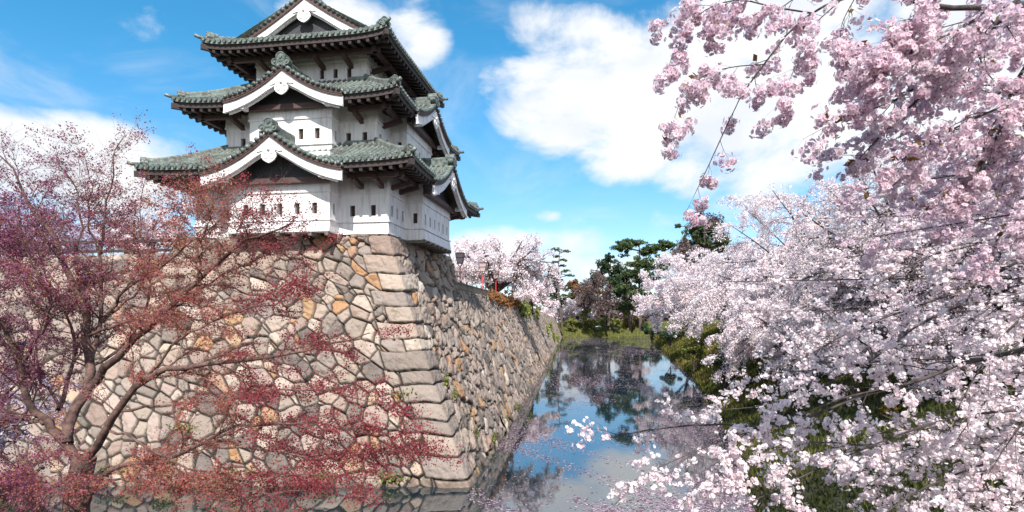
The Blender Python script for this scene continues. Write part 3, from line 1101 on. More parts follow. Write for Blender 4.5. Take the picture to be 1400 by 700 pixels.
def top_roof():
    out = 1.82
    x0, x1, y0, y1 = S3[0] - out, S3[1] + out, S3[2] - out, S3[3] + out
    W, D = x1 - x0, y1 - y0
    half = W / 2
    prof = lambda d: 9.75 + .40 * d + .033 * d * d
    lift = .26
    def zfun(L):
        return lambda a, d: prof(d) + lift * abs(2 * a / L - 1) ** 6 * max(0, 1 - d / 1.6)
    sheet, ribs, ends = MB(), MB(), MB()
    done = []
    def finish(rf):
        for sets, cut in done:
            for b, nm, mm in zip(sets, ('eave_edge', 'eave_boards', 'rafters', 'eave_beam', 'hip_ridge', 'wall_course'), ('copper_dark', 'dark_wood', 'dark_wood', 'red_wood', 'copper', 'copper_dark')):
                for q in (b.split(*cut) if cut and nm != 'hip_ridge' else [b]):
                    if q.f:
                        q.build(nm, M[mm], rf)
    sides = [((x0, y0), (1, 0), (0, 1), W), ((x1, y0), (0, 1), (-1, 0), D), ((x1, y1), (-1, 0), (0, -1), W), ((x0, y1), (0, -1), (1, 0), D)]
    verge = 1.12
    for si, (o, ax, ay, L) in enumerate(sides):
        T = make_T(o, ax, ay)
        fascia, boards, raft, beams, hips = (MB() for _ in range(5))
        done.append(((fascia, boards, raft, beams, hips), None))
        zf = zfun(L)
        if si % 2 == 0:
            dmax = lambda a, L=L: min(a, L - a, 1.62)
        else:
            dmax = lambda a, L=L: half if verge <= a <= L - verge else min(a, L - a)
        roof_side(T, L, zf, dmax, lambda a: 0.0, sheet, ribs, ends, n=12)
        eave_under(T, L, zf, out, None, fascia, boards, raft, beams, 9.75)
        pts = [T(d, d, zf(d, d)) for d in np.linspace(.18, 1.5, 6)]
        ridge_bar(hips, pts, .27, .30)
        end_ornament(hips, T(.16, .16, zf(.16, .16) + .16), T(-1, -1, 0) - T(0, 0, 0), .17)
        hips.tube([T(.5, .5, zf(.5, .5) + .02), T(-.08, -.08, zf(0, 0) + .07), T(-.22, -.22, zf(0, 0) + .12)], .085, 9)
        raft.beam(T(-.02, -.02, zf(0, 0) - .38), T(out + .2, out + .2, 9.6), .2, .26)
    rf = sheet.build('top_roof', M['copper_dark'], keep)
    ribs.build('tile_rows', M['copper'], rf)
    ends.build('tile_ends', M['copper_verge'], rf, kind='stuff')
    finish(rf)
    xc = (x0 + x1) / 2
    zc = lambda w: prof(half - w)
    Tf = lambda a, d, z: np.array((xc + a, y0 + 1.62 - d, z))
    Tb = lambda a, d, z: np.array((xc - a, y1 - 1.62 + d, z))
    gable(Tf, half - 1.25, zc, .5, D / 2 - 1.6, rf, False, half - 1.6, 10.3, panel_d=.02, orn=1.0, ridge_h=.62, orn_r=.3)
    gable(Tb, half - 1.25, zc, .5, D / 2 - 1.6, rf, False, half - 1.6, 10.3, panel_d=.02, orn=1.0, ridge_h=.62, orn_r=.3)
top_roof()

# ------------------------------------------------------------------ growing things: shared builders
def resample(pts, n):
    """smooth curve through pts"""
    pts = np.asarray(pts, float)
    d = np.concatenate([[0], np.cumsum(np.linalg.norm(np.diff(pts, axis=0), axis=1))])
    t = np.linspace(0, d[-1], n)
    ext = np.vstack([2 * pts[0] - pts[1], pts, 2 * pts[-1] - pts[-2]])
    seg = np.clip(np.searchsorted(d, t, side='right') - 1, 0, len(pts) - 2)
    u = ((t - d[seg]) / np.maximum(d[seg + 1] - d[seg], 1e-9))[:, None]
    a, b, c, e = ext[seg], ext[seg + 1], ext[seg + 2], ext[seg + 3]
    return .5 * (2 * b + (c - a) * u + (2 * a - 5 * b + 4 * c - e) * u ** 2 + (3 * b - a - 3 * c + e) * u ** 3)

def tubes(Pp, Rr, k=4):
    """many tapered branches at once: Pp (M,n,3), Rr (M,n)"""
    Mn, n, _ = Pp.shape
    d = np.gradient(Pp, axis=1)
    d = norm(d)
    ref = np.where(np.abs(d[..., 2:3]) > .9, np.array([1., 0, 0]), np.array([0, 0, 1.]))
    a = norm(np.cross(d, ref))
    b = np.cross(d, a)
    an = np.arange(k) * 2 * PI / k
    V = Pp[:, :, None] + Rr[:, :, None, None] * (np.cos(an)[:, None] * a[:, :, None] + np.sin(an)[:, None] * b[:, :, None])
    i = np.arange(Mn * n * k).reshape(Mn, n, k)
    j = np.roll(i, -1, axis=2)
    f = np.stack([i[:, :-1], j[:, :-1], j[:, 1:], i[:, 1:]], -1).reshape(-1, 4)
    return V.reshape(-1, 3), f

def merge(parts):
    vs, fs, o = [], [], 0
    for v, f in parts:
        vs.append(v)
        fs.append(f + o)
        o += len(v)
    return np.concatenate(vs), np.concatenate(fs)

def along(Pp, t):
    """points and tangents at t (M,k) in [0,1] along each branch"""
    Mn, n, _ = Pp.shape
    x = np.clip(t, 0, .9999) * (n - 1)
    i = x.astype(int)
    u = (x - i)[..., None]
    m = np.arange(Mn)[:, None]
    a, b = Pp[m, i], Pp[m, i + 1]
    return a + (b - a) * u, norm(b - a)

def spawn(Pp, Rr, k, length, ang=(.5, 1.1), droop=.3, n=5, t0=.15, t1=1.0, flat=0.0, wig=.25, rf=.6, rmax=9, taper=.4, bias=None, shorten=.5):
    Mn = len(Pp)
    t = t0 + (t1 - t0) * (np.arange(k) + rng.random((Mn, k))) / k
    p, tan = along(Pp, t)
    x = np.clip(t, 0, .9999) * (Pp.shape[1] - 1)
    r0 = np.minimum(np.take_along_axis(Rr, np.round(x).astype(int), 1) * rf, rmax)
    p, tan, t, r0 = p.reshape(-1, 3), tan.reshape(-1, 3), t.ravel(), r0.ravel()
    N = len(p)
    side = rng.normal(size=(N, 3))
    side[:, 2] *= 1 - flat
    side = norm(side - (side * tan).sum(1, keepdims=True) * tan)
    side[:, 2] *= 1 - flat
    a = rng.uniform(*ang, N)[:, None]
    d = norm(tan * np.cos(a) + side * np.sin(a))
    if bias is not None:
        d = norm(d + np.asarray(bias))
    L = rng.uniform(*length, N) * (1 - shorten * t)
    pts = [p]
    st = (L / (n - 1))[:, None]
    for i in range(n - 1):
        d = norm(d + np.array([0, 0, -droop]) / (n - 1) + rng.normal(size=(N, 3)) * wig / math.sqrt(n))
        p = p + d * st
        pts.append(p)
    Q = np.stack(pts, 1)
    rad = r0[:, None] * np.linspace(1, taper, n)[None]
    return Q, rad

def cards(C, size, asp=1.0, flat=0.0, axis=None):
    """one small uneven leaf-shaped quad at each point"""
    N = len(C)
    u = rdir(N) if axis is None else norm(axis + .5 * rng.normal(size=(N, 3)))
    w = rng.normal(size=(N, 3))
    if flat:
        u[:, 2] *= 1 - flat
        w[:, 2] *= 1 - flat
        u = norm(u)
    w = norm(w - (w * u).sum(1, keepdims=True) * u)
    s = (size * rng.uniform(.6, 1.35, N))[:, None] if np.isscalar(size) else (size * rng.uniform(.7, 1.3, N))[:, None]
    j = lambda: rng.uniform(.7, 1.15, (N, 1))
    V = np.stack([C - u * s * asp * .5 * j(), C - w * s * .5 * j(), C + u * s * asp * .5 * j(), C + w * s * .5 * j()], 1)
    f = np.arange(N * 4).reshape(N, 4)
    return V.reshape(-1, 3), f

def flower_mesh(C, Nn, r):
    """five notched petals round each centre, cupped towards the normal"""
    N = len(C)
    ref = rdir(N)
    a = norm(np.cross(Nn, ref))
    b = np.cross(Nn, a)
    rr = (r * rng.uniform(.85, 1.12, N))[:, None]
    cup = rng.uniform(.10, .35, N)[:, None]
    vs = []
    for k in range(5):
        an = 2 * PI * k / 5
        rad = math.cos(an) * a + math.sin(an) * b
        tg = -math.sin(an) * a + math.cos(an) * b
        vs.append(np.stack([C, C + rr * (rad * .68 + tg * .46 + Nn * cup * .6), C + rr * (rad * (.98 + .06 * rng.random((N, 1))) + Nn * cup), C + rr * (rad * .68 - tg * .46 + Nn * cup * .6)], 1))
    V = np.stack(vs, 1).reshape(-1, 3)
    return V, np.arange(N * 20).reshape(-1, 4)

def hearts(C, Nn, r):
    N = len(C)
    a = norm(np.cross(Nn, rdir(N)))
    b = np.cross(Nn, a)
    c = C + Nn * r * .16
    h = r * .23
    V = np.stack([c - a * h, c - b * h, c + a * h, c + b * h], 1).reshape(-1, 3)
    return V, np.arange(N * 4).reshape(N, 4)

def in_ball(n):
    return rdir(n) * rng.random((n, 1)) ** (1 / 3)

def on_twigs(T, per, jit):
    t = rng.random((len(T), per))
    p, _ = along(T, t)
    return p.reshape(-1, 3) + rng.normal(size=(len(T) * per, 3)) * jit

def new_tree(name, base, label, category='tree', group=None):
    e = empty(name, base, label, category, group)
    return e

def part(name, v, f, m, tree, tone=None, smooth=False):
    v = v - np.array(tree.location, np.float64)
    return np_mesh(name, v, f, m, tree, tone=tone, smooth=smooth)

# ------------------------------------------------------------------ cherry trees
def cherry(label, base, crown, radii, n_limb=16, k2=9, k3=12, per=22, size=.2, trunk_r=.3, droop=.5, lean=(0, 0, 0), emin=-.35, group=None, matn='blossom', fork=.32, low=None, wood_k=5, tone_mu=.6, jit=None):
    base, crown, radii = np.array(base, float), np.array(crown, float), np.array(radii, float)
    t = new_tree('cherry_tree', base, label, 'cherry tree', group)
    top = base + (crown - base) * fork + np.array([0, 0, .2])
    Rm = radii.mean()
    tr = resample([base - [0, 0, .4], base + (top - base) * .5 + rng.normal(size=3) * [.15, .15, 0] * trunk_r * 3, top], 6)[None]
    tr_r = (trunk_r * np.array([1.5, 1.12, 1.0, .95, .92, .9]))[None]
    limbs, lr = [], []
    ga = PI * (3 - math.sqrt(5))
    for i in range(n_limb):
        e = emin + (1.25 - emin) * ((i + .5) / n_limb)
        az = ga * i + rng.normal() * .2
        d = np.array([math.cos(e) * math.cos(az), math.cos(e) * math.sin(az), math.sin(e)])
        end = crown + d * radii * rng.uniform(.82, 1.02) + np.array(lean) * radii * (.4 + .6 * (e < .3))
        mid = top + (end - top) * .45 + np.array([0, 0, (.30 if e < .5 else .12) * Rm]) + rng.normal(size=3) * .06 * Rm
        limbs.append(resample([top - [0, 0, .1 * rng.random()], mid, end], 9))
        lr.append(trunk_r * rng.uniform(.38, .6) * np.linspace(1, .16, 9))
    L1, r1 = np.array(limbs), np.array(lr)
    L2, r2 = spawn(L1, r1, k2, (.32 * Rm, .62 * Rm), (.4, 1.0), droop, 6, .22, 1.0, .1, .3, rf=.6)
    L3, r3 = spawn(L2, r2, k3, (.12 * Rm, .27 * Rm), (.3, 1.0), droop * 1.2, 4, .1, 1.0, 0, .35, rf=.6)
    r3 = np.maximum(r3, .004 * Rm / 6)
    w = merge([tubes(tr, tr_r, 9), tubes(L1, r1, 6), tubes(L2, r2, 4), tubes(L3, r3, 3)])
    tv, tf = tubes(tr, tr_r, 9)
    part('trunk', tv, tf, M['bark'], t, smooth=True)
    v, f = merge([tubes(L1, r1, 6), tubes(L2, r2, 4), tubes(L3, r3, 3)])
    part('branches', v, f, M['bark'], t)
    C = on_twigs(L3, per, size * .75 if jit is None else jit)
    C2 = on_twigs(L2, per * 2, size * .9 if jit is None else jit)
    C = np.concatenate([C, C2])
    if low is not None:
        C = C[C[:, 2] > low]
    bt = np.clip(tone_mu + .22 * rng.normal(size=len(C)), 0, 1)
    v, f = cards(C, size)
    part('blossom', v, f, M[matn], t, bt)
    return t

def bank(u, v, y):
    p = P(u, v, y)
    return p

# right bank, from far to near
def bank_tree(label, u, v, y, hu, hv, **kw):
    c = P(u, v, y)
    rx, rz = hu / F_PX * y, hv / F_PX * y
    bx = max(c[0] + .25 * rx, x_right(y) + 4.5)
    b = (bx, y, float(ground_z(np.array(bx), np.array(y))))
    return cherry(label, b, c, (rx, rx * .9, rz), **kw)
GB = 'cherry trees along the right bank'
bank_tree('white cherry tree farthest back on the right bank, beside the dark pines', 930, 404, 112, 54, 46, n_limb=16, k2=8, k3=11, per=18, size=0.299, droop=.8, lean=(-.1, 0, -.15), group=GB)
bank_tree('white cherry tree leaning out over the moat in front of the tall evergreen', 980, 402, 80, 96, 70, n_limb=20, k2=9, k3=12, per=21, size=0.220, droop=.9, lean=(-.1, 0, -.2), group=GB)
bank_tree('white cherry tree between the leaning one and the broad one on the right bank', 1040, 408, 60, 104, 92, n_limb=22, k2=9, k3=12, per=22, size=0.167, droop=.9, lean=(-.1, 0, -.2), group=GB)
bank_tree('broad white cherry tree mid right bank, boughs hanging to the grass', 1112, 372, 46, 142, 150, n_limb=28, k2=10, k3=14, per=29, size=0.128, droop=.8, lean=(-.06, 0, -.12), emin=-.8, group=GB)
bank_tree('white cherry tree low on the slope below the broad one', 1190, 440, 34, 140, 110, n_limb=24, k2=10, k3=13, per=24, size=0.092, droop=.8, lean=(-.08, 0, -.1), emin=-.8, group=GB)
bank_tree('small white cherry tree low at the water edge of the right bank', 1062, 462, 40, 84, 66, n_limb=20, k2=9, k3=12, per=20, size=.11, droop=.9, lean=(-.1, 0, -.1), emin=-.8, trunk_r=.18, group=GB)
bank_tree('pale pink cherry tree nearer on the right bank behind the flowering boughs', 1240, 370, 27, 165, 185, n_limb=28, k2=11, k3=14, per=27, size=0.077, droop=.7, lean=(-.03, 0, -.08), emin=-.7, group=GB, tone_mu=.5)
bank_tree('pink cherry tree at the right edge, half hidden by the nearest boughs', 1400, 400, 19, 175, 230, n_limb=26, k2=11, k3=13, per=26, size=0.062, droop=.6, emin=-.8, group=GB, matn='blossom_pink', tone_mu=.55)

# the nearest cherry: its trunk stands outside the right edge, its boughs hang across the view
NT_BASE = np.array([7.6, 3.4, ground_z(np.array(7.6), np.array(3.4))])
near = new_tree('cherry_tree', NT_BASE, 'nearest pink cherry tree, its flower laden boughs hanging in from the right side', 'cherry tree', GB)
near_trunk = resample([NT_BASE - [0, 0, .5], NT_BASE + [.1, .1, 2.2], NT_BASE + [-.1, .2, 4.6], NT_BASE + [-.5, .3, 7.2]], 10)[None]
v, f = tubes(near_trunk, np.linspace(.34, .2, 10)[None], 10)
part('trunk', v, f, M['bark'], near, smooth=True)

def px_limb(spec, n=14):
    return resample([P(*q) for q in spec], n)

def limbs_from(specs, r0s, n=14, tip=.22):
    Pp = np.array([px_limb(s_, n) for s_ in specs])
    Rr = np.array([r * np.linspace(1, tip, n) for r in r0s])
    return Pp, Rr

# --- upper boughs
upper = [
    ([(1640, 60, 3.6), (1480, 8, 3.35), (1400, 6, 3.25), (1340, 10, 3.2), (1285, 10, 3.15), (1230, -4, 3.1), (1180, -22, 3.05)], .036),
    ([(1230, -4, 3.1), (1160, -4, 3.1), (1110, 18, 3.1), (1075, 48, 3.1), (1045, 88, 3.1), (1015, 128, 3.1), (990, 180, 3.12), (968, 228, 3.15), (938, 290, 3.15)], .0075),
    ([(1110, 18, 3.1), (1060, 10, 3.0), (1005, 0, 3.0), (955, 20, 3.0), (925, 62, 3.0), (912, 100, 3.0)], .005),
    ([(1150, 0, 3.1), (1112, 36, 3.05), (1092, 78, 3.0), (1072, 128, 3.0), (1058, 150, 3.0)], .0035),
    ([(1045, 88, 3.1), (1000, 92, 3.0), (960, 105, 2.95), (930, 140, 2.95), (915, 190, 2.95)], .0035),
    ([(1180, -22, 3.05), (1152, 30, 3.2), (1150, 60, 3.2), (1158, 95, 3.2)], .003),
    ([(1400, -10, 3.3), (1350, 50, 3.3), (1300, 96, 3.3), (1240, 150, 3.3), (1195, 195, 3.3), (1165, 228, 3.3)], .013),
    ([(1390, 0, 3.2), (1330, 62, 3.2), (1285, 92, 3.2), (1240, 128, 3.15), (1190, 150, 3.1), (1120, 168, 3.1)], .011),
    ([(1440, 40, 3.3), (1390, 110, 3.3), (1372, 160, 3.3), (1350, 215, 3.35), (1300, 270, 3.4)], .013),
    ([(1460, 110, 3.3), (1360, 150, 3.3), (1300, 178, 3.3), (1250, 205, 3.3), (1215, 235, 3.3)], .010),
    ([(1470, 190, 3.5), (1380, 215, 3.5), (1320, 240, 3.5), (1275, 270, 3.5)], .011),
    ([(1480, 260, 3.7), (1420, 280, 3.7), (1370, 320, 3.7), (1345, 360, 3.7)], .011),
    ([(1400, -30, 3.0), (1330, 30, 3.0), (1260, 62, 3.0), (1205, 80, 2.95)], .008),
    ([(1300, -30, 3.0), (1255, 20, 3.0), (1215, 55, 3.0), (1180, 95, 3.05)], .006),
    ([(1120, -30, 3.2), (1060, 15, 3.2), (1000, 30, 3.2), (950, 48, 3.2)], .004),
    ([(1090, -30, 3.15), (1020, -12, 3.15), (960, 0, 3.1), (915, 18, 3.1)], .004),
]
ur = np.random.default_rng(42)
for i in range(9):
    v0 = -20 + 38 * i + ur.uniform(-12, 12)
    y0 = ur.uniform(4.0, 5.2)
    dv = ur.uniform(20, 80)
    ue = ur.uniform(1150, 1240)
    upper.append(([(1560, v0 - 20, y0), (1460, v0, y0), ((1460 + ue) / 2 + 20, v0 + dv * .45, y0), (ue, v0 + dv, y0)], .011))
start = near_trunk[0, -2]
U1, ur1 = limbs_from([s_ for s_, r in upper], [r for s_, r in upper])
main = resample([near_trunk[0, -1], P(1900, 40, 3.6), P(1640, 60, 3.6)], 6)[None]
U2, ur2 = spawn(U1, ur1, 11, (.07, .24), (.3, 1.0), .35, 5, .18, 1.0, 0, .3, rf=.55, rmax=.004)
U2b, ur2b = spawn(np.concatenate([U1[6:14], U1[16:]]), np.concatenate([ur1[6:14], ur1[16:]]), 10, (.15, .48), (.3, 1.0), .4, 6, .05, .95, 0, .3, rf=.55, rmax=.005)
U3, ur3 = spawn(U2, ur2, 3, (.05, .15), (.3, 1.1), .6, 4, .1, 1.0, 0, .3, rf=.7, rmax=.0022)
U3b, ur3b = spawn(U2b, ur2b, 5, (.06, .2), (.3, 1.1), .6, 4, .1, 1.0, 0, .3, rf=.7, rmax=.0022)
hang = np.concatenate([U3, U3b])
wood = [tubes(U1, ur1, 8), tubes(main, np.linspace(.13, .036, 6)[None], 8), tubes(U2, ur2, 4), tubes(np.concatenate([U2b]), ur2b, 4), tubes(U3, ur3, 3), tubes(U3b, ur3b, 3)]

def poms(T, per, k, pr, r, skip=0.0):
    """flower clusters at nodes along the twigs"""
    t = .25 + .75 * rng.random((len(T), per))
    t[:, 0] = .98
    c, _ = along(T, t)
    c = c.reshape(-1, 3)
    c = c[rng.random(len(c)) > skip]
    c = c + np.array([0, 0, -pr * .6])
    Nn = norm(rng.normal(size=(len(c), k, 3)) + np.array([0, -.25, -.05]))
    rr = pr * rng.uniform(.35, 1.15, (len(c), k, 1)) * rng.uniform(.6, 1.15, (len(c), 1, 1)) * np.array([1, 1, .85])
    C0 = c[:, None] + Nn * rr
    ok = rng.random((len(c), k)) < rng.uniform(.5, 1.0, (len(c), 1))
    g = np.repeat(rng.normal(size=len(c))[:, None] * .16, k, 1)
    return C0[ok], Nn[ok], g[ok]

C, Nn, g = poms(hang, 3, 10, .042, .0165, .27)
v, f = flower_mesh(C, Nn, .0165)
tone = np.repeat(np.clip(.55 + g + .13 * rng.normal(size=len(C)), 0, 1), 5)
part('flowers', v, f, M['blossom_pink'], near, tone)
hv, hf = hearts(C, Nn, .0200)
part('flower_centres', hv, hf, M['flower_heart'], near, rng.random(len(C)))
lp = on_twigs(hang[rng.random(len(hang)) < .10], 2, .015)
v, f = cards(lp, .03, 2.2)
part('young_leaves', v, f, M['bud_leaf'], near, rng.random(len(lp)))

# --- lower boughs
lower = [
    ([(1560, 430, 5.6), (1400, 478, 5.6), (1329, 494, 5.6), (1292, 503, 5.6), (1256, 521, 5.6), (1180, 540, 5.5), (1114, 567, 5.4), (1060, 585, 5.3), (985, 580, 5.2), (905, 585, 5.1), (835, 598, 5.0)], .026),
    ([(1256, 521, 5.6), (1150, 545, 5.4), (1080, 575, 5.2), (1000, 598, 5.0), (940, 622, 4.9), (885, 648, 4.8), (838, 692, 4.75)], .010),
    ([(1560, 520, 6.5), (1330, 505, 6.6), (1230, 490, 6.7), (1171, 464, 6.8), (1137, 432, 6.9), (1100, 414, 7.0)], .022),
    ([(1560, 300, 6.0), (1420, 345, 6.0), (1330, 390, 6.0), (1250, 420, 6.0), (1170, 450, 6.0), (1080, 500, 6.0)], .022),
    ([(1560, 380, 6.4), (1400, 400, 6.5), (1280, 430, 6.7), (1180, 500, 6.8), (1080, 545, 6.9), (990, 560, 7.0), (960, 540, 7.0)], .022),
    ([(1560, 560, 5.2), (1400, 560, 5.2), (1290, 575, 5.2), (1190, 610, 5.1), (1100, 650, 5.0), (1020, 690, 4.9)], .018),
    ([(1560, 620, 5.0), (1420, 615, 5.0), (1330, 640, 5.0), (1240, 680, 4.9), (1180, 730, 4.8)], .016),
    ([(1190, 610, 5.1), (1110, 605, 5.0), (1030, 625, 4.9), (960, 660, 4.8), (925, 700, 4.7)], .008),
    ([(1560, 470, 6.0), (1440, 520, 6.0), (1350, 560, 6.0), (1270, 610, 5.9), (1190, 660, 5.8)], .016),
    ([(1560, 350, 5.0), (1450, 400, 5.0), (1380, 450, 5.0), (1330, 520, 5.0), (1300, 580, 5.0)], .016),
    ([(1560, 680, 4.6), (1430, 680, 4.6), (1350, 700, 4.6), (1290, 740, 4.5)], .012),
    ([(1560, 250, 5.4), (1450, 280, 5.4), (1350, 330, 5.4), (1270, 350, 5.5), (1190, 395, 5.6)], .016),
    ([(1560, 420, 7.6), (1350, 450, 7.8), (1200, 430, 8.0), (1100, 450, 8.2), (1020, 500, 8.4), (975, 560, 8.4)], .02),
    ([(1560, 530, 4.6), (1440, 545, 4.6), (1390, 590, 4.6), (1350, 650, 4.6)], .012),
]
for i in range(16):
    v0 = 300 + 25 * i + ur.uniform(-12, 12)
    y0 = ur.uniform(5.6, 8.6)
    dv = ur.uniform(-10, 70)
    ue = ur.uniform(1040, 1230) - (60 if v0 < 480 else 0)
    lower.append(([(1560, v0 - 15, y0), (1450, v0, y0), ((1450 + ue) / 2 + 20, v0 + dv * .3, y0 + .1), (ue, v0 + dv, y0 + .2)], .014))
B1, br1 = limbs_from([s_ for s_, r in lower], [r for s_, r in lower], 16)
low_main = np.array([resample([near_trunk[0, 4 + (i % 4)], (near_trunk[0, 4 + (i % 4)] + B1[i, 0]) / 2 + [0, 0, .25], B1[i, 0]], 6) for i in range(len(lower)) if lower[i][0][0][0] > 1500])
lmr = np.array([np.linspace(.06, br1[i, 0], 6) for i in range(len(lower)) if lower[i][0][0][0] > 1500])
B2, br2 = spawn(B1, br1, 13, (.30, .95), (.35, 1.0), .28, 6, .12, 1.0, .25, .3, rf=.5, rmax=.007)
B3, br3 = spawn(B2, br2, 7, (.10, .34), (.3, 1.0), .2, 4, .1, 1.0, .1, .3, rf=.6, rmax=.003)
wood += [tubes(B1, br1, 7), tubes(low_main, lmr, 7), tubes(B2, br2, 4), tubes(B3, br3, 3)]
C, Nn, g = poms(B3, 4, 6, .045, .02, .12)
v, f = flower_mesh(C, Nn, .0185)
part('flowers', v, f, M['blossom'], near, np.repeat(np.clip(.55 + g + .18 * rng.normal(size=len(C)), 0, 1), 5))
sel = rng.random(len(C)) < .5
hv, hf = hearts(C[sel], Nn[sel], .018)
part('flower_centres', hv, hf, M['flower_heart'], near, rng.random(sel.sum()))
v, f = merge(wood)
part('boughs', v, f, M['bark'], near)

# behind the walls
GC = 'cherry trees inside the castle walls'
def wall_tree(label, u, v, y, hu, hv, bu, bz, **kw):
    c = P(u, v, y)
    b = (float(P(bu, 0, y)[0]), y, bz)
    return cherry(label, b, c, (hu / F_PX * y, hu / F_PX * y * .9, hv / F_PX * y), group=GC, **kw)
wall_tree('spreading white cherry tree with dark forked trunk behind the red lamps', 690, 372, 64, 76, 50, 668, 8.3, n_limb=17, k2=8, k3=10, per=12, size=.20, trunk_r=.55, droop=.75, lean=(.12, 0, -.1), emin=-.15, fork=.28)
wall_tree('white cherry tree drooping over the far end of the moat wall', 727, 402, 92, 29, 29, 726, 7.8, n_limb=12, k2=8, k3=9, per=9, size=.28, trunk_r=.4, droop=.9, lean=(.15, 0, -.15))
wall_tree('white cherry tree close behind the keep, seen under its corner eave', 632, 362, 88, 42, 38, 630, 8.2, n_limb=12, k2=8, k3=9, per=9, size=.28, trunk_r=.4, droop=.7)
wall_tree('lilac white cherry tree behind the wall left of the keep', 195, 318, 58, 68, 44, 190, 9.9, n_limb=13, k2=8, k3=10, per=9, size=.22, trunk_r=.4, droop=.6, tone_mu=.45)
wall_tree('lilac white cherry tree behind the wall at the left edge', 40, 325, 50, 95, 60, 40, 9.9, n_limb=13, k2=8, k3=10, per=10, size=.2, trunk_r=.4, droop=.6, matn='blossom_lilac', tone_mu=.7)
lc = P(-20, 548, 15)
cherry('low lilac cherry tree on the near left bank under the maple', (-15.6, 15, 0.9), lc, (2.1, 1.8, 1.75), n_limb=12, k2=8, k3=8, per=7, size=.075, trunk_r=.16, droop=.6, matn='blossom_lilac', tone_mu=.6)

